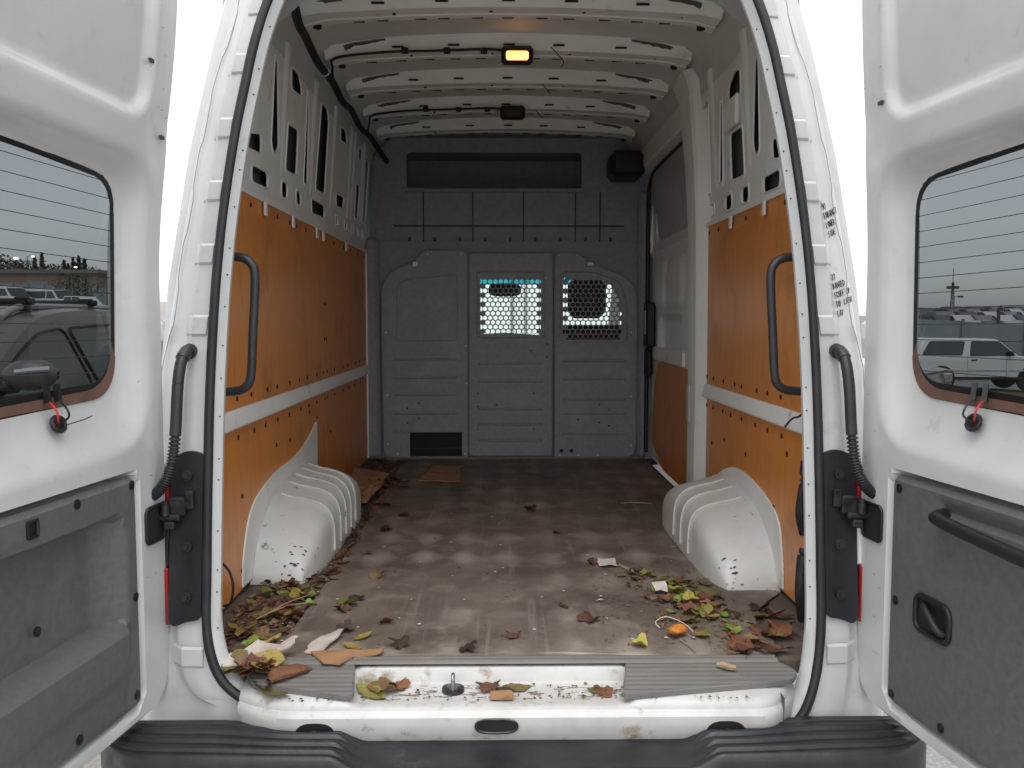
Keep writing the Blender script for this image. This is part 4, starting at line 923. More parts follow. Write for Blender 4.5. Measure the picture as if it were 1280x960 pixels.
    for k, (u, mt) in enumerate(((.400, 'red_wire'), (.366, 'wire' if side < 0 else 'handle'))):
        MB().tube(smoothpath([p1(.388 - .006 * k, 1.322, -.027), p1(u + .01, 1.335, -.010), p1(u + .012, 1.352, -.012), p1(u + .004, 1.368, -.032)], 5), .0022, 6).build('wire', M[mt], door, smooth=60)
        MB().tube([p1(u + .004, 1.366, -.034), p1(u, 1.400, -.040)], .0068, 4).build('glass_connector', M['black'], door)
    # chips and scratches
    pts = [(.055, 1.947, .0), (.125, 2.10, -.004)] if side < 0 else [(.20, 1.965, -.004), (.10, 2.02, .0)]
    m = MB()
    for u, z, w_ in pts: m.add([p1(u - .016, z - .003, w_ + .002), p1(u + .004, z - .006, w_ + .002), p1(u + .014, z + .001, w_ + .002), p1(u + .002, z + .006, w_ + .002), p1(u - .014, z + .005, w_ + .002)], [(0, 1, 2, 3, 4)])
    for i in range(12):
        u = rng.uniform(.03, .13); z = rng.choice([rng.uniform(.7, 1.0), rng.uniform(1.1, 1.4), rng.uniform(1.9, 2.2)]); L = rng.uniform(.003, .008); s_ = rng.uniform(-.4, .4)
        m.add([p1(u - L, z - L * s_, .0022), p1(u + L, z + L * s_ - .0008, .0022), p1(u + L, z + L * s_ + .0008, .0022)], [(0, 1, 2)])
    m.build('paint_scuffs', M['chip'], door, kind='stuff')
    if side < 0: MB().tube([p1(.36, 1.318, -.024), p1(.30, 1.322, -.024), p1(.27, 1.326, -.026)], .0012, 5).build('wire_tail', M['wire'], door)
    # hinge knuckle stub joining door to pillar
    MB().box(tuple(np.minimum((side * .85, -.17, 1.05), (side * .88, -.11, 1.08))), tuple(np.maximum((side * .85, -.17, 1.05), (side * .88, -.11, 1.08))), .004).build('hinge_strap', M['dark_steel'], door)
    return door
build_door(-1, 6.8); build_door(1, 7.6)

# ================================================================== LITTER
def leaf_mesh(name, m, kind, seed):
    r2 = np.random.default_rng(seed); V = []; F = []
    if kind < 2:                                   # oval leaf, folded along the midrib
        n = 8; ell = r2.uniform(.42, .66); curl = r2.uniform(.15, .9); fold = r2.uniform(.05, .6); tw = r2.uniform(-1.4, 1.4)
        for i in range(n):
            t = i / (n - 1); wd = ell * math.sin(math.pi * min(1, t * .96 + .03)) ** .75 * (1.12 - .4 * t) * (1 + (.16 if kind else .05) * math.sin(t * 19 + seed))
            z = curl * (t - .5) ** 2 * 1.3; a = tw * (t - .5)
            for s in (-1, -.55, 0, .55, 1):
                x = t - .5 + .05 * abs(s); y = s * wd * .5 * (1 + r2.uniform(-.12, .12)); zz = z + fold * abs(s) ** 1.4 * wd * .5 + r2.uniform(-.025, .025)
                V.append((x, y * math.cos(a) - zz * math.sin(a), zz * math.cos(a) + y * math.sin(a)))
        for i in range(n - 1):
            for j in range(4): F.append((i * 5 + j, i * 5 + j + 1, i * 5 + j + 6, i * 5 + j + 5))
    else:                                          # lobed leaf, crumpled
        n = 20; cr = r2.uniform(.12, .34); V.append((0, 0, .05)); ph = r2.uniform(0, 6)
        for ring, rr in ((1, .5), (2, 1.)):
            for k in range(n):
                a = 2 * math.pi * k / n; lobe = (.30 + .20 * abs(math.cos(a * 2.5)) ** .7) * (1.15 if abs(a - math.pi) > 1 else .8) * r2.uniform(.85, 1.12) if ring == 2 else .2
                V.append((lobe * math.cos(a) * 1.15, lobe * math.sin(a), cr * (rr ** 2) * (.6 + .8 * math.sin(2 * a + ph)) + r2.uniform(-.07, .07)))
        for k in range(n):
            F.append((0, 1 + k, 1 + (k + 1) % n)); F.append((1 + k, 1 + n + k, 1 + n + (k + 1) % n, 1 + (k + 1) % n))
    k = len(V); V += [(-.46, -.012, .03), (-.46, .014, .03), (-.74, .06, .05), (-.74, .04, .05)]; F.append((k, k + 1, k + 2, k + 3))
    V = np.array(V); V[:, 2] -= V[:, 2].min()
    me = bpy.data.meshes.new(name); me.from_pydata([tuple(p) for p in V], [], F); me.materials.append(m)
    me.polygons.foreach_set('use_smooth', [True] * len(me.polygons)); return me
LM = {c: [leaf_mesh('fallen_leaf', LEAF[c], (0, 1, 2, 2, 0)[k] if c in ('brown', 'russet', 'dark') else (0, 1, 0, 1, 2)[k], 11 * k + hash_) for k in range(5)] for hash_, c in enumerate(LEAF)}
CN = {'brown': 'dry brown', 'dark': 'dark wet-looking', 'russet': 'russet', 'yellow': 'yellow', 'green': 'fresh green', 'olive': 'olive'}
ZN = {}
def leaf(x, y, z, s, c, zone):
    o = bpy.data.objects.new('fallen_leaf', LM[c][random.randrange(5)]); col.objects.link(o)
    o.location = (x, y, z); o.scale = (s, s, s * random.uniform(.6, 1.1)); o.rotation_euler = (random.uniform(-.25, .25), random.uniform(-.25, .25), random.uniform(0, 6.28))
    tag(o, f'{CN[c]} fallen leaf {zone}', 'leaf', f'{CN[c]} leaves {zone}')
    return o
def scatter(n, poly, sizes, cols, zone, z=.6815):
    P_ = np.array(poly); k = 0
    while k < n:
        p = np.array([[rng.uniform(P_[:, 0].min(), P_[:, 0].max()), rng.uniform(P_[:, 1].min(), P_[:, 1].max())]])
        if not inpoly(p, poly)[0]: continue
        c = random.choices(list(cols), list(cols.values()))[0]
        leaf(p[0, 0], p[0, 1], (z(p[0, 0], p[0, 1]) if callable(z) else z) + random.uniform(0, .006), random.uniform(*sizes), c, zone); k += 1
zA = 'drifted against the long plywood wall behind its wheel arch'
scatter(66, [(-.80, .02), (-.62, -.06), (-.60, .30), (-.60, .62), (-.66, .60), (-.80, .52)], (.03, .08), {'brown': 6, 'dark': 3, 'russet': 1.5, 'yellow': 1.8, 'green': 1, 'olive': 2.6}, zA, .677)
zB = 'beside the wheel arch under the long plywood wall'
scatter(26, [(-.63, .62), (-.585, .62), (-.585, 1.6), (-.63, 1.6)], (.025, .06), {'brown': 5, 'dark': 4, 'russet': 1, 'yellow': .6, 'olive': 1}, zB, .677)
zC = 'where the long plywood wall meets the bulkhead'
scatter(34, [(-.80, 1.7), (-.56, 1.65), (-.52, 2.3), (-.60, 3.0), (-.82, 3.0)], (.04, .09), {'brown': 6, 'dark': 4, 'russet': 3, 'olive': 1}, zC, .679)
zD = 'on the mat by the wheel arch nearer the sliding door'
scatter(58, [(.36, .52), (.45, .36), (.40, .16), (.44, .0), (.58, .0), (.66, .30), (.60, .50), (.44, .66), (.34, .66)], (.022, .055), {'yellow': 3, 'green': 2.6, 'olive': 3.4, 'brown': 3, 'dark': 1.6, 'russet': 1}, zD)
scatter(16, [(.42, .60), (.50, .42), (.44, .16), (.60, .05), (.62, .40)], (.03, .06), {'yellow': 3, 'green': 3, 'olive': 1}, zD)
scatter(10, [(.55, .10), (.62, .50), (.54, .55), (.48, .3)], (.05, .075), {'yellow': 1, 'olive': 2, 'brown': 3, 'russet': 2}, zD)
zE = 'in the sill corner below the pillar marked in pen'
scatter(14, [(.55, -.10), (.68, -.10), (.72, .08), (.66, .10), (.57, -.02)], (.05, .085), {'brown': 3, 'russet': 4, 'dark': 2, 'olive': 1}, zE, .683)
scatter(7, [(.70, .12), (.78, .20), (.74, .30), (.69, .22)], (.05, .085), {'brown': 3, 'russet': 2, 'dark': 3}, zE, .676)
zF = 'caught on the rear sill by the torn cardboard'
scatter(16, [(-.70, -.10), (-.60, -.10), (-.56, -.19), (-.60, -.225), (-.69, -.17)], (.05, .10), {'brown': 4, 'russet': 3, 'yellow': 2, 'olive': 2}, zF, .683)
leaf(-.565, -.245, .655, .075, 'olive', zF); leaf(-.60, -.225, .662, .06, 'dark', zF)
zG = 'lying in the white recess of the rear sill'
for x, y, s, c in ((-.345, -.20, .095, 'olive'), (-.31, -.19, .085, 'brown'), (-.285, -.165, .05, 'russet'), (-.06, -.175, .06, 'brown'), (.005, -.175, .075, 'olive'), (-.03, -.20, .06, 'dark'), (.20, -.19, .055, 'olive'), (.215, -.20, .05, 'russet')): leaf(x, y, .637, s, c, zG)
zH = 'alone on the open middle of the dusty mat'
for x, y, s, c in ((-.455, .10, .05, 'dark'), (-.42, -.02, .055, 'yellow'), (-.40, .05, .06, 'yellow'), (-.30, .0, .05, 'dark'), (-.47, .38, .05, 'dark'), (-.44, .62, .045, 'brown'), (-.12, -.03, .05, 'dark'), (.0, .05, .04, 'brown'), (.22, .18, .06, 'brown'), (.15, .30, .05, 'brown'), (-.50, .28, .05, 'brown'), (-.36, .17, .045, 'brown'), (.10, 1.6, .05, 'dark'), (.28, .75, .045, 'brown'), (.19, 1.2, .035, 'dark'), (-.45, 1.5, .05, 'brown'), (-.50, 1.25, .05, 'dark'), (-.52, .9, .045, 'brown'), (.33, -.02, .045, 'yellow')): leaf(x, y, .682, s, c, zH)
# a bright green leaf on the mat edge
o = leaf(-.49, .325, .683, .105, 'green', 'x'); o['label'] = 'bright lime-green leaf lying alone on the dark mat edge'; o['group'] = 'lime-green leaf'
# fine crumbs, stalks
m = MB()
for i in range(1500):
    u = rng.random()
    if u < .40: x, y = rng.uniform(-.80, -.60), rng.uniform(-.05, 3.0)
    elif u < .62: x, y = rng.uniform(.25, .68), rng.uniform(-.07, .7)
    elif u < .75: x, y = rng.uniform(.50, .80), rng.uniform(.6, 3.0)
    elif u < .82: x, y = rng.uniform(-.37, .26), rng.uniform(-.23, -.15)
    elif u < .86: x, y = rng.uniform(-.6, .62), -.262 + rng.uniform(-.012, .008)
    else: x, y = rng.uniform(-.58, .6), rng.uniform(-.06, 3.0)
    z = .6835 if y > -.1 else (.6385 if y > -.24 else .652)
    s = rng.uniform(.0015, .006) * (1.4 if u < .4 else 1); a = rng.uniform(0, 6.28); q = [(x + s * math.cos(a + k * 2.1) * rng.uniform(.5, 1.6), y + s * math.sin(a + k * 2.1) * rng.uniform(.5, 1.6), z) for k in range(3)] + [(x, y, z + s * .7)]
    m.add(q, [(0, 1, 3), (1, 2, 3), (2, 0, 3)])
for i in range(620):
    u = rng.random()
    if u < .42: x, y = rng.uniform(-.80, -.61), rng.uniform(-.04, .60)
    elif u < .62: x, y = rng.uniform(-.635, -.585), rng.uniform(.55, 1.7)
    elif u < .88: x, y = rng.uniform(-.82, -.56), rng.uniform(1.65, 3.0)
    else: x, y = rng.uniform(.40, .66), rng.uniform(.0, .6)
    s = rng.uniform(.006, .018); a = rng.uniform(0, 6.28); z = .676 if x < -.6 else .683
    m.add([(x + s * math.cos(a + k * 1.57) * rng.uniform(.4, 1.1), y + s * math.sin(a + k * 1.57) * rng.uniform(.4, 1.1), z + rng.uniform(0, .012)) for k in range(4)], [(0, 1, 2), (0, 2, 3)])
o = m.build('leaf_crumbs', LEAF['brown'], kind='stuff'); tag(o, 'brown leaf crumbs and grit strewn over the van floor', 'debris')
m = MB()
for i in range(90):
    u = rng.random(); x, y = (rng.uniform(-.6, .62), rng.uniform(-.06, 2.9)) if u < .6 else (rng.uniform(-.78, -.6), rng.uniform(.0, 3.0))
    s = rng.uniform(.002, .006); a = rng.uniform(0, 6.28); m.add([(x + s * math.cos(a + k * 1.57) * (1 if k % 2 else 1.8), y + s * math.sin(a + k * 1.57), .6845 + .001 * (k % 2)) for k in range(4)], [(0, 1, 2, 3)])
o = m.build('paper_crumbs', M['paper'], kind='stuff'); tag(o, 'tiny pale paper scraps dotted over the van floor', 'debris')
def sheet(name, pts, z, m, label, cat, t=.004, tilt=(0, 0), wob=.003, group=None):
    P_ = np.array(pts, float); c = P_.mean(0)
    def fn(v): return np.stack([v[:, 0] - c[0], v[:, 1] - c[1], t + tilt[0] * (v[:, 0] - c[0]) + tilt[1] * (v[:, 1] - c[1]) + wob * np.sin(v[:, 0] * 60) * np.cos(v[:, 1] * 45)], 1)
    v, f = plate3([tuple(p) for p in P_], [], fn, (0, 0, -t), .02)
    v[:, 2] -= v[:, 2].min(); o = link(name, v, f, m); o.location = (c[0], c[1], z); tag(o, label, cat, group); return o
def rag(pts, n=3, amp=.004):
    out = []
    for i in range(len(pts)):
        a = np.array(pts[i]); b_ = np.array(pts[(i + 1) % len(pts)])
        for k in range(n): t = k / n; out.append(tuple(a + (b_ - a) * t + rng.uniform(-amp, amp, 2)))
    return out
sheet('cardboard_scrap', rag([(-.52, -.065), (-.33, -.05), (-.335, -.088), (-.40, -.105), (-.43, -.145), (-.48, -.135)], 4), .684, M['card'], 'torn brown cardboard strip lying along the rear edge of the mat', 'cardboard')
sheet('torn_label', rag([(-.71, -.175), (-.64, -.155), (-.56, -.10), (-.545, -.065), (-.575, -.055), (-.65, -.075), (-.70, -.13)], 3), .690, M['torn'], 'dirty pinkish-white torn packaging flap across the rear corner of the sill', 'cardboard', tilt=(.05, .15), wob=.011)
sheet('torn_label', rag([(-.53, -.07), (-.49, -.06), (-.455, .06), (-.47, .065), (-.53, .0)], 3), .684, M['torn'], 'pale pointed cardboard splinter behind the brown strip', 'cardboard', tilt=(.1, .05))
sheet('cardboard_sheet', rag([(-.46, 2.30), (-.25, 2.28), (-.245, 2.50), (-.27, 2.62), (-.24, 2.75), (-.43, 2.78)], 4, .006), .684, M['card'], 'flat piece of brown cardboard on the mat in front of the bulkhead', 'cardboard')
sheet('cardboard_flap', rag([(-.80, 2.05), (-.64, 2.03), (-.62, 2.32), (-.80, 2.36)], 3, .006), .690, M['card'], 'folded brown cardboard flap in the corner by the plywood wall', 'cardboard', tilt=(-.1, .12))
sheet('cardboard_flap', rag([(-.80, 1.72), (-.64, 1.70), (-.60, 1.95), (-.72, 2.0)], 3, .008), .688, M['card'], 'crumpled brown cardboard half buried in leaves past the wheel arch', 'cardboard', tilt=(.1, .1), wob=.012)
sheet('paper_scrap', rag([(.30, .71), (.365, .70), (.37, .80), (.30, .79)], 3, .004), .684, M['paper'], 'white paper scrap with a torn edge on the open mat', 'paper', t=.002, wob=.004)
sheet('paper_scrap', rag([(.445, .415), (.485, .40), (.48, .46), (.44, .47)], 2, .006), .692, M['paper'], 'small bright white paper scrap among the green leaves', 'paper', t=.002, tilt=(.2, .2))
# piece of bark-like wood on the sill plate
rows = []
for i in range(9):
    t = i / 8; x = -.055 + .11 * t; wd = .026 * (1 - .5 * (2 * t - 1) ** 4) * rng.uniform(.8, 1.15); hg = .013 * (1 - .6 * (2 * t - 1) ** 4)
    rows.append([(x + rng.uniform(-.003, .003), wd * math.cos(a) + rng.uniform(-.002, .002) + .006 * math.sin(t * 5), max(0, hg * (1 + math.sin(a)) + rng.uniform(-.002, .002))) for a in np.linspace(0, 2 * math.pi, 11)[:-1]])
rows = [r_ + [r_[0]] for r_ in rows]
o = MB().grid(rows).build('wood_chunk', M['wood'], smooth=35); o.location = (-.545, -.185, .673); o.rotation_euler = (-.1, .05, .85); tag(o, 'reddish brown bark chunk resting on the ribbed sill plate', 'bark')
o = MB().tube([(-.022, 0, 0), (-.008, .003, .001), (.01, -.002, 0), (.024, .001, 0)], .008, 7, rad=[.006, .009, .008, .006]).build('wood_stub', M['twig']); o.location = (.515, -.165, .685); o.rotation_euler = (0, 0, -.5); tag(o, 'short pale wooden stub on the wider sill plate', 'wood')
sheet('box_scrap', [(-.06, -.245), (-.005, -.245), (-.005, -.205), (-.06, -.205)], .638, M['card'], 'small square brown scrap in the sill recess under a leaf', 'cardboard', t=.006)
def twig(pts, r_, label, mm='twig'):
    P_ = np.array(pts, float); c = P_.mean(0); c[2] = P_[:, 2].min()
    o = MB().tube(smoothpath(P_ - c, 4), r_, 5).build('twig', M[mm], smooth=60); o.location = tuple(c); tag(o, label, 'twig'); return o
twig([(-.70, .20, .695), (-.66, .29, .70), (-.62, .37, .695)], .0022, 'long pale dry twig lying across the leaf drift')
twig([(-.72, .17, .692), (-.66, .26, .698), (-.60, .31, .693)], .002, 'short forked dry twig under the long pale one')
twig([(.375, .72, .686), (.395, .67, .686), (.425, .62, .686)], .006, 'thick brown stick beside the white paper scrap')
twig([(.44, .02, .684), (.455, -.03, .684), (.46, -.07, .684)], .002, 'thin pale stalk below the green leaves')
twig([(.52, 1.75, .684), (.58, 1.76, .685), (.66, 1.74, .684)], .003, 'pale straight stalk on the mat by the sliding door')
o = MB().tube(smoothpath([(-.055, .02, .004), (-.06, .05, .010), (-.03, .075, .016), (0, .06, .012), (.02, .03, .008), (.03, -.01, .004), (.02, -.04, .003)], 5), .0014, 5).build('string', M['paper'], smooth=60); o.location = (.455, .08, .683); tag(o, 'white string loop around the orange plastic scrap', 'string')
rows = []
for i in range(9):
    ph = math.pi * i / 8; rows.append([((.026 * math.sin(ph) * (1 + .22 * math.sin(3 * a + i)) * rng.uniform(.8, 1.12)) * math.cos(a), (.025 * math.sin(ph) * (1 + .18 * math.cos(2 * a + i))) * math.sin(a), .013 + .013 * math.cos(ph) * (1 + .25 * math.sin(2 * a + 1))) for a in np.linspace(0, 2 * math.pi, 17)])
o = MB().grid(rows).build('plastic_scrap', M['orange'], smooth=60); o.location = (.442, .063, .682); tag(o, 'crumpled orange scrap on the mat near the sill', 'scrap')

# ================================================================== VEHICLES OUTSIDE
def carpaint(name, c, rough=.3): return mat(name, c, rough, coat=.5)
def make_car(name, prof, halfw, tumble, belt, wins, wheels, paint, glassm, loc, rz, front=(), roof_rails=None, mirror=None, wr=.34, lights=(), screens=(), crossbars=(), doorlines=()):
    root = empty(name, loc, rz)
    prof = [tuple(p) for p in prof]
    def hw(z): z = np.asarray(z, float); return halfw - .03 * sstep(.55, .2, z) - np.clip(z - belt, 0, None) * tumble - .05 * np.clip((z - belt) - .0, 0, None) ** 2 * 0
    c = np.array([np.mean([p[0] for p in prof]), np.mean([p[1] for p in prof])])
    A = np.array(prof); T = np.roll(A, -1, 0) - np.roll(A, 1, 0); Nn = np.stack([T[:, 1], -T[:, 0]], 1); Nn /= np.linalg.norm(Nn, axis=1, keepdims=True) + 1e-9
    ins = A - Nn * .05
    if not inpoly(ins[:1], prof)[0]: ins = A + Nn * .05
    m = MB(); n = len(A)
    v, f = plate2d([tuple(p) for p in ins], [], .12)
    for s in (1, -1):
        m.add(np.stack([v[:, 0], s * hw(v[:, 1]), v[:, 1]], 1), f if s < 0 else f[:, ::-1])
    ringL = [(p[0], -float(hw(p[1])), p[1]) for p in ins]; r1 = [(p[0], -float(hw(p[1])) + .018, p[1]) for p in (A * .7 + ins * .3)]; r2 = [(p[0], -float(hw(p[1])) + .07, p[1]) for p in A]
    flip = lambda r_: [(x, -y, z) for x, y, z in r_]
    rings = [ringL, r1, r2, flip(r2), flip(r1), flip(ringL)]
    k = len(m.v); m.v += [p for r_ in rings for p in r_]
    for a in range(5):
        for i in range(n): m.f.append((k + a * n + i, k + a * n + (i + 1) % n, k + (a + 1) * n + (i + 1) % n, k + (a + 1) * n + i))
    body = m.build('body', paint, root, smooth=35)
    for w in wins:
        for s in (1, -1):
            w_ = rpoly(w, .05, 4); v, f = plate2d(w_, [], .1)
            V3, F3 = thick(np.stack([v[:, 0], s * (hw(v[:, 1]) + .004), v[:, 1]], 1), f, (0, -s * .006, 0))
            link('window', V3, F3, glassm, root)
            e = [(p[0], s * (float(hw(p[1])) + .004), p[1]) for p in w_]; MB().tube(e, .010, 4, closed=True).build('window_trim', M['black'], root)
    for (x0, z0, x1, z1) in screens:
        d = np.array([x1 - x0, z1 - z0]); nn = np.array([-d[1], d[0]]) / np.linalg.norm(d); nn *= 1 if nn[1] > 0 else -1
        q = [(x0 + nn[0] * .012, -float(hw(z0)) + .10, z0 + nn[1] * .012), (x0 + nn[0] * .012, float(hw(z0)) - .10, z0 + nn[1] * .012), (x1 + nn[0] * .012, float(hw(z1)) - .09, z1 + nn[1] * .012), (x1 + nn[0] * .012, -float(hw(z1)) + .09, z1 + nn[1] * .012)]
        link('windscreen', q, [(0, 1, 2, 3)], glassm, root)
    for wx in wheels:
        for s in (1, -1):
            w = MB().disc((wx, s * (halfw - .10), wr), (0, 1, 0), wr, .22, 24).build('wheel', M['rubber'], root, smooth=40)
            MB().disc((wx, s * (halfw + .015), wr), (0, 1, 0), wr * .62, .01, 16).build('rim', M['steel'], w)
            MB().disc((wx, s * (halfw - .06), wr + .02), (0, 1, 0), wr + .055, .122, 24).build('wheel_well', M['black'], root)
    for (x, z, w_, h_) in lights:
        for s in (1, -1):
            MB().box((x - .04, min(s * (halfw - .06), s * (halfw - .06 - w_)), z - h_ / 2), (x + .035, max(s * (halfw - .06), s * (halfw - .06 - w_)), z + h_ / 2), .02).build('headlight', M['lamp_glass'], root)
    if mirror:
        mx, mz = mirror
        for s in (1, -1):
            mm = MB(); P_ = []
            for t in np.linspace(0, 1, 9):
                rr = max(.02, math.sin(math.pi * min(1, .06 + t * .93)) ** .45)
                P_.append([(mx + .05 + .085 * rr * math.cos(a) * (1 if math.cos(a) > 0 else .35), s * (halfw + .01 + t * .26), mz + .085 * rr * math.sin(a)) for a in np.linspace(0, 6.2832, 17)])
            mm.grid(P_); q = mm.build('wing_mirror', paint, root, smooth=50)
            MB().tube([(mx + .135, s * (halfw + .10), mz + .02), (mx + .130, s * (halfw + .18), mz + .03), (mx + .11, s * (halfw + .255), mz + .035)], .014, 6).build('indicator', M['clear'], q)
            MB().box((mx - .02, min(s * (halfw - .08), s * (halfw + .05)), mz - .10), (mx + .07, max(s * (halfw - .08), s * (halfw + .05)), mz - .05), .015).build('mirror_foot', M['black'], q)
    if roof_rails:
        x0, x1, zr, yr = roof_rails
        for s in (1, -1):
            MB().tube(smoothpath([(x0, s * yr, zr - .07), (x0 + .15 * np.sign(x1 - x0), s * yr, zr - .015), (x0 + .4 * np.sign(x1 - x0), s * yr, zr), (x1 - .4 * np.sign(x1 - x0), s * yr, zr), (x1, s * yr, zr - .07)], 5), .022, 8).build('roof_rail', M['silver'], root, smooth=60)
    for (xb, zb, yb_) in crossbars:
        q = MB().tube([(xb, -yb_, zb), (xb, yb_, zb)], .020, 8).build('crossbar', M['black'], root)
        for s in (1, -1): MB().box((xb - .035, s * yb_ * .9 - .035, zb - .06), (xb + .035, s * yb_ * .9 + .035, zb + .03), .008).build('crossbar_foot', M['black'], q)
    for x_ in doorlines:
        for s in (1, -1): MB().box((x_ - .004, s * halfw - .004, .35), (x_ + .004, s * halfw + .0025, belt)).build('door_gap', M['black'], root)
    return root
# grey SUV beside the van (front towards the photographer)
SUVP = smoothpath([(2.30, .30), (2.36, .55), (2.30, .80), (2.15, .95), (1.35, 1.06), (1.10, 1.12)], 4)[:-1] + smoothpath([(1.10, 1.12), (.75, 1.33), (.42, 1.50), (.10, 1.595), (-.5, 1.63), (-1.3, 1.60), (-1.85, 1.52), (-2.2, 1.15), (-2.3, .75), (-2.28, .35)], 5) + [(-2.2, .28), (2.2, .24)]
suv = make_car('grey_suv', SUVP, .92, .30, 1.10, [[(1.0, 1.14), (.58, 1.36), (.30, 1.475), (.02, 1.50), (-.12, 1.13)], [(-.20, 1.13), (-.05, 1.50), (-.6, 1.515), (-1.0, 1.49), (-1.05, 1.14)], [(-1.13, 1.15), (-1.08, 1.48), (-1.5, 1.43), (-1.75, 1.18)]], (1.42, -1.40), carpaint('grey_metallic', (.15, .145, .14)), M['car_glass'], (-3.42, 3.0, gz(-3.4)), -math.pi / 2,
               mirror=(.80, 1.265), roof_rails=(.30, -1.6, 1.635, .60), crossbars=((.05, 1.665, .66), (-.75, 1.67, .66)), lights=((2.18, .80, .30, .14),), screens=((1.06, 1.15, .46, 1.47), (-1.88, 1.48, -2.15, 1.2)), wr=.36)
suv.scale = (1, 1, .945)
tag(suv, 'dark grey SUV with roof rails and crossbars parked alongside the van', 'car')
# white two-door SUV across the lot
BLZ = [(2.20, .42), (2.24, .80), (2.18, .98), (1.05, 1.08), (.98, 1.10), (.42, 1.56), (.30, 1.60), (-1.75, 1.62), (-1.86, 1.58), (-2.16, 1.02), (-2.2, .42), (-1.9, .38), (1.9, .38)]
blz = make_car('white_suv', BLZ, .86, .22, 1.05, [[(.88, 1.10), (.42, 1.50), (-.42, 1.52), (-.48, 1.08)], [(-.72, 1.10), (-.62, 1.52), (-1.66, 1.52), (-1.92, 1.12)]], (1.36, -1.32), carpaint('white_car_paint', (.74, .75, .76)), M['car_glass'], (15.0, 25.5, gz(15.0)), R(-4), mirror=None, wr=.35, lights=((2.18, .86, .32, .16),), screens=((1.0, 1.11, .44, 1.54),), doorlines=(.62, -.56))
for s_ in (1, -1):
    MB().box((-.45, min(s_ * .862, s_ * .875), .93), (-.27, max(s_ * .862, s_ * .875), .97), .004).build('door_handle', M['black'], blz)
    MB().box((-2.0, min(s_ * .858, s_ * .872), .60), (1.9, max(s_ * .858, s_ * .872), .66), .005).build('side_moulding', M['silver'], blz)
    MB().box((.62, min(s_ * .84, s_ * 1.02), 1.08), (.76, max(s_ * .84, s_ * 1.02), 1.22), .03).build('wing_mirror', M['black'], blz)
    MB().box((-2.0, min(s_ * .80, s_ * .85), .34), (2.0, max(s_ * .80, s_ * .85), .44)).build('rocker', M['black'], blz)
tag(blz, 'white two-door SUV parked on the grass before the pale fence', 'car')
# dark pickup nose
PKP = smoothpath([(2.45, .45), (2.55, .70), (2.50, .98), (2.36, 1.06), (1.30, 1.16), (1.15, 1.18)], 4) + [(.62, 1.70), (.5, 1.78), (-.6, 1.80), (-.85, 1.72), (-1.0, 1.2), (-2.6, 1.18), (-2.65, .5), (-2.4, .42), (2.3, .40)]
pk = make_car('dark_pickup', PKP, .95, .25, 1.14, [[(.98, 1.20), (.56, 1.65), (-.02, 1.70), (-.06, 1.18)], [(-.14, 1.18), (-.10, 1.70), (-.62, 1.68), (-.85, 1.2)]], (1.65, -1.62), carpaint('black_car_paint', (.025, .026, .03)), M['car_glass'], (3.63, 10.63, gz(5.0) - .05), R(-40), wr=.39, lights=((2.515, .93, .34, .13),), screens=((1.12, 1.20, .64, 1.68),))
tag(pk, 'black pickup with a chrome-edged headlamp in front of the white SUV', 'car')
# white vans in the row across the lot
VNP = [(2.45, .42), (2.5, .80), (2.40, 1.05), (1.55, 1.28), (1.35, 1.35), (.80, 2.02), (.60, 2.10), (-2.3, 2.12), (-2.45, 2.0), (-2.5, .45), (-2.2, .40), (2.2, .38)]
vw = [[(1.22, 1.38), (.80, 1.90), (.30, 1.92), (.28, 1.36)], [(.15, 1.38), (.15, 1.92), (-2.2, 1.92), (-2.2, 1.38)]]
wp = carpaint('fleet_white', (.74, .75, .76))
def bgp(px, d): return ((px - 625) / 1100 * d - .036, d - 2.25)
specs = [(bgp(73, 72), R(-20), 'white passenger van with long dark side glass, tallest of the far row', VNP, vw), (bgp(17, 71), R(-22), 'white van with two dark square side windows in the far row', VNP, [[(1.22, 1.38), (.80, 1.90), (.30, 1.92), (.28, 1.36)], [(-.2, 1.38), (-.2, 1.92), (-1.2, 1.92), (-1.2, 1.38)]]),
         (bgp(108, 66), R(-15), 'white pickup parked past the passenger van', [(2.2, .4), (2.24, .8), (2.15, .95), (1.1, 1.05), (.5, 1.65), (-.8, 1.68), (-1.1, 1.05), (-2.2, 1.02), (-2.2, .4)], [[(.95, 1.08), (.48, 1.58), (-.1, 1.6), (-.12, 1.08)], [(-.2, 1.08), (-.18, 1.6), (-.72, 1.6), (-.9, 1.08)]])]
for (x, y), a, lb, pf, w in specs:
    c = make_car('white_van' if 'van' in lb.split()[:3] else 'white_pickup', pf, .95, .12, 1.3 if pf is VNP else 1.03, w, (1.55, -1.5), wp, M['car_glass'], (x, y, gz(x)), a, wr=.33, screens=((1.50, 1.32, .85, 1.98),) if pf is VNP else ())
    tag(c, lb, 'van' if pf is VNP else 'car', None)
# added white box trailer ahead of the cab, brightens the view through the mesh
tr_ = empty('added_trailer', (.3, 13.5, 0))
MB().box((-2.6, 0, .55), (2.6, 9, 3.6), .04).build('box', wp, tr_)
for x in (-1.3, 1.3): MB().box((x - 1.22, -.04, .70), (x + 1.22, -.002, 3.45), .01).build('door', wp, tr_)
for x in (-.12, .12, -2.3, 2.3): MB().tube([(x, -.06, .8), (x, -.06, 3.35)], .025, 6).build('lock_bar', M['steel'], tr_)
for x in (-2.1, 2.1):
    for y in (6.2, 7.6): MB().disc((x, y, .48), (1, 0, 0), .48, .3, 20).build('wheel', M['rubber'], tr_, smooth=40)
MB().box((-2.5, 0, .40), (2.5, 9, .55)).build('chassis', M['black'], tr_)
tag(tr_, 'added white box trailer ahead of the cab, a bright backdrop for the mesh', 'trailer')
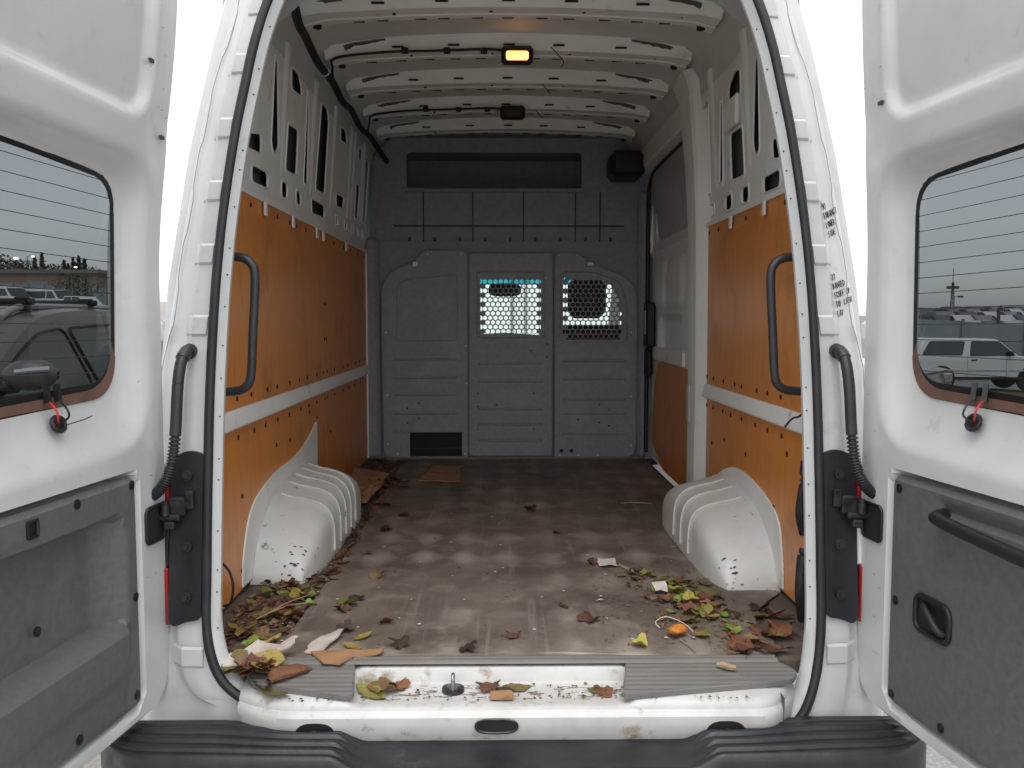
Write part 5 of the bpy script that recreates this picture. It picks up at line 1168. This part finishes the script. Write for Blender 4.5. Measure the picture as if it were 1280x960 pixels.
# cars packed in the yard behind the pale fence (far, tops only)
SED = [(2.2, .35), (2.25, .7), (2.1, .85), (1.0, .95), (.35, 1.38), (-.9, 1.40), (-1.5, 1.02), (-2.2, .95), (-2.25, .4)]
paints = [carpaint('yard_dark', (.03, .03, .035)), carpaint('yard_white', (.65, .66, .67)), carpaint('yard_grey', (.2, .2, .21)), carpaint('yard_blue', (.05, .08, .14))]
yc_ = None
names = ['dark', 'white', 'grey', 'blue']
tpl = {}
def copy_tree(o):
    r_ = o.copy(); col.objects.link(r_)
    for ch in list(o.children):
        c = ch.copy(); col.objects.link(c); c.parent = r_
        for g_ in ch.children: d = g_.copy(); col.objects.link(d); d.parent = c
    return r_
# ================================================================== FENCES, BUILDING, POLES, TREES
M['fence'] = mat('pale_corrugated_fence', (.30, .33, .35), .6, (.24, .27, .29), 1.5, .4, .7)
M['fence2'] = mat('wire_fence', (.24, .26, .27), .7)
def fence(name, x0, y0, x1, y1, h, m, label, npan, post=2.5):
    root = empty(name, (x0, y0, gz(x0)))
    L = math.hypot(x1 - x0, y1 - y0); a = math.atan2(y1 - y0, x1 - x0)
    for i in range(npan):
        t0 = i / npan; t1 = (i + 1) / npan; xa = x0 + (x1 - x0) * t0; ya = y0 + (y1 - y0) * t0; xb = x0 + (x1 - x0) * t1; yb_ = y0 + (y1 - y0) * t1
        nx, ny = -math.sin(a), math.cos(a); V = []; nn = 12
        for k in range(nn + 1):
            s = k / nn; off = .03 * (1 if k % 2 else 0); px = xa + (xb - xa) * s + nx * off - x0; py = ya + (yb_ - ya) * s + ny * off - y0; zb = gz(xa + (xb - xa) * s) - gz(x0)
            V.append([(px, py, zb - .1), (px, py, zb + h)])
        MB().grid(V).build('panel', m, root)
        MB().box((xa - x0 - .05, ya - y0 - .10, gz(xa) - gz(x0) - .1), (xa - x0 + .05, ya - y0 - .01, gz(xa) - gz(x0) + h + .1)).build('post', M['fence2'], root)
    tag(root, label, 'fence'); return root
fence('yard_fence', 8, 31, 36, 30, 2.25, M['fence'], 'pale corrugated yard fence behind the white SUV', 12)
p0 = bgp(-160, 92); p1_ = bgp(138, 90)
fence('lot_fence', p0[0], p0[1], p1_[0], p1_[1], 2.6, M['fence'], 'long grey fence behind the far row of white vans', 16)
yard = MB().add([(30, 62, .30), (70, 62, .30), (80, 100, 1.9), (30, 100, 1.9)], [(0, 1, 2, 3)]).build('yard_slope', M['ground']); yard['kind'] = 'structure'
for i in range(24):
    ci = (0, 1, 2, 1, 3, 0, 2)[i % 7]; rw = i // 6; d = 68 + rw * 8; (x, y) = bgp(1168 + (i % 6) * 26 + rw * 7, d); z = .30 + (y - 62) * .042
    key = names[ci]
    if key not in tpl:
        c = make_car('parked_car', SED, .88, .25, .95, [[(.9, .97), (.35, 1.32), (-.3, 1.34), (-.32, .97)], [(-.4, .97), (-.38, 1.34), (-.9, 1.33), (-1.35, .99)]], (1.35, -1.35), paints[ci], M['car_glass'], (x, y, z), R(100), screens=((1.0, .96, .38, 1.36),), wr=.31); tpl[key] = c
    else:
        c = copy_tree(tpl[key]); c.location = (x, y, z); c.rotation_euler = (0, 0, R(100 + random.uniform(-14, 14)))
    tag(c, f'{key} saloon car packed in the yard beyond the pale fence', 'car', f'{key} cars in the yard')
fence('far_fence', *bgp(1120, 112), *bgp(1340, 110), 5.8, M['fence2'], 'far grey wall line above the packed yard cars', 10)
M['pole'] = mat('galvanised_pole', (.10, .103, .107), .6)
mx_, my_ = bgp(1192, 124); zb_ = gz(mx_)
mast = empty('radio_mast', (mx_, my_, zb_)); HM = 8.7 - zb_
mm = MB()
for k in range(3): mm.tube([(.5 * math.cos(k * 2.09), .5 * math.sin(k * 2.09), 0), (.12 * math.cos(k * 2.09), .12 * math.sin(k * 2.09), HM - 2)], .07, 5)
for z in np.arange(0, HM - 2, .7):
    r0 = .5 - .38 * z / (HM - 2); mm.tube([(r0 * math.cos(k * 2.09), r0 * math.sin(k * 2.09), z + .35 * (k % 2)) for k in range(4)], .03, 4)
mm.build('lattice', M['pole'], mast); MB().tube([(0, 0, HM - 2.1), (0, 0, HM)], .05, 5).build('antenna', M['pole'], mast)
for q in (-1, 1): MB().box((q * .5 - .33, -.3, HM - 2.9), (q * .5 + .33, .3, HM - 2.5), .1).box((min(0, q * .4), -.06, HM - 2.75), (max(0, q * .4), .06, HM - 2.65)).build('floodlight', M['pole'], mast)
tag(mast, 'tall thin lattice mast with two floodlights beyond the yard', 'mast')
M['lit'] = mat('lit_lamp', (1, .9, .75), .4, emit=((1, .85, .6), 16))
def pole(px, d, top, label, lit=False, arm=.8, group=None, hs_=1.):
    x, y = bgp(px, d); h = top - gz(x)
    r_ = empty('light_pole', (x, y, gz(x))); MB().tube([(0, 0, 0), (0, 0, h)], .09, 6, rad=[.11, .06]).build('pole', M['pole'], r_)
    MB().tube([(0, 0, h), (arm, 0, h + .1)], .04, 5).build('arm', M['pole'], r_)
    MB().box((arm - .30 * hs_, -.16, h - .12 * hs_), (arm + .30 * hs_, .16, h + .12 * hs_), .03).build('lamp_head', M['lit'] if lit else M['pole'], r_)
    tag(r_, label, 'lamp post', group)
pole(1194, 108, 4.3, 'short dark pole standing beside the lattice mast')
pole(1208, 112, 2.9, 'dark utility pole rising behind the yard wall')
pole(1251, 34, 1.95, 'dark post by the fence behind the white SUV', arm=.1, hs_=.3)
for px, y, lb in ((22, 324, 'lit street lamp above the tan building, brightest of the row'), (43, 322, 'lit lamp left of two dark firs beyond the warehouse'), (95, 335, 'lit lamp beside the group of pointed firs'), (116, 340, 'low lit lamp at the end of the tree line')): pole(px, 128, 1.53 + (399 - y) / 1100 * 128, lb, True, hs_=.9 if px == 22 else .5)
pole(1160, 100, 1.6, 'lit lamp beyond the yard near the mast', True)
# tan building
M['tan'] = mat('tan_wall', (.30, .22, .17), .85, (.26, .19, .15), .5, .4, .7); M['roofg'] = mat('flat_roof', (.22, .2, .19), .8)
bx_, by_ = bgp(10, 118); bz_ = gz(bx_); top_ = 1.53 + (399 - 339) / 1100 * 118 - bz_
bl = empty('warehouse', (bx_, by_, bz_))
MB().box((-32, -2, -2), (13.5, 14, top_ - .5)).build('wall', M['tan'], bl); MB().box((-32.4, -2.4, top_ - .5), (13.9, 14.4, top_)).build('roof', M['roofg'], bl)
for x in (-20, -12, -4, 4): MB().box((x, -2.08, .4), (x + 3.2, -2.0, 3.0)).build('loading_door', M['fence2'], bl)
tag(bl, 'long low tan warehouse behind the grey fence', 'building')
M['fir'] = mat('dark_fir', (.045, .060, .048), .9, (.06, .075, .058), 3); M['bark'] = mat('bark', (.06, .045, .035), .9)  # fir and broadleaf greens lightened to paint in distance haze
M['oak'] = mat('dark_broadleaf', (.05, .062, .045), .9, (.07, .08, .055), 2)
def fir(x, y, h, label, group=None, round_=False):
    r_ = empty('fir_tree' if not round_ else 'broadleaf_tree', (x, y, gz(x) - .2)); MB().tube([(0, 0, 0), (.1, 0, h * .95)], .2, 6, rad=[h * .025, h * .006]).build('trunk', M['bark'], r_)
    m = MB(); n = 520
    for i in range(n):
        t = rng.random() ** (.8 if not round_ else 1)
        a = rng.uniform(0, 6.28)
        if round_: rr = math.sqrt(rng.random()) * h * .42 * math.sin(math.pi * (.12 + .8 * t)) ** .6; z = h * (.18 + .80 * t)
        else: rr = (h * .20 * (1 - t) ** .9 + .1) * (.35 + .65 * rng.random()) * (.75 + .25 * math.sin(t * 38)); z = h * (.10 + .9 * t)
        c = np.array([rr * math.cos(a), rr * math.sin(a), z]); s = h * (.022 + .03 * rng.random()); d1 = rng.normal(size=3); d1 /= np.linalg.norm(d1); d2 = rng.normal(size=3); d2 /= np.linalg.norm(d2)
        m.add([c - d1 * s, c + d1 * s - np.array([0, 0, s * .5]), c + d2 * s * .8], [(0, 1, 2)])
    m.build('crown', M['fir'] if not round_ else M['oak'], r_); tag(r_, label, 'tree', group)
def tree_at(px, d, ytop, *a, **k):
    x, y = bgp(px, d); fir(x, y, 1.53 + (399 - ytop) / 1100 * d - gz(x) + .2, *a, **k)
for px, yt in ((52, 322), (61, 318), (88, 327), (99, 323), (106, 322), (113, 325), (93, 331)): tree_at(px, 146 + px % 5, yt, 'dark pointed fir standing behind the tan warehouse', 'firs behind the warehouse')
for px, yt in ((-30, 320), (-14, 318), (0, 321), (9, 319), (18, 325), (27, 326), (36, 325), (44, 329), (72, 331), (80, 330), (119, 334)): tree_at(px, 150, yt, 'dark rounded tree in the treeline behind the warehouse', 'rounded trees behind the warehouse', True)
tree_at(93, 82, 341, 'dark bushy tree in front of the grey fence', None, True); tree_at(112, 84, 343, 'broad dark shrub-like tree next to the bushy one', None, True)
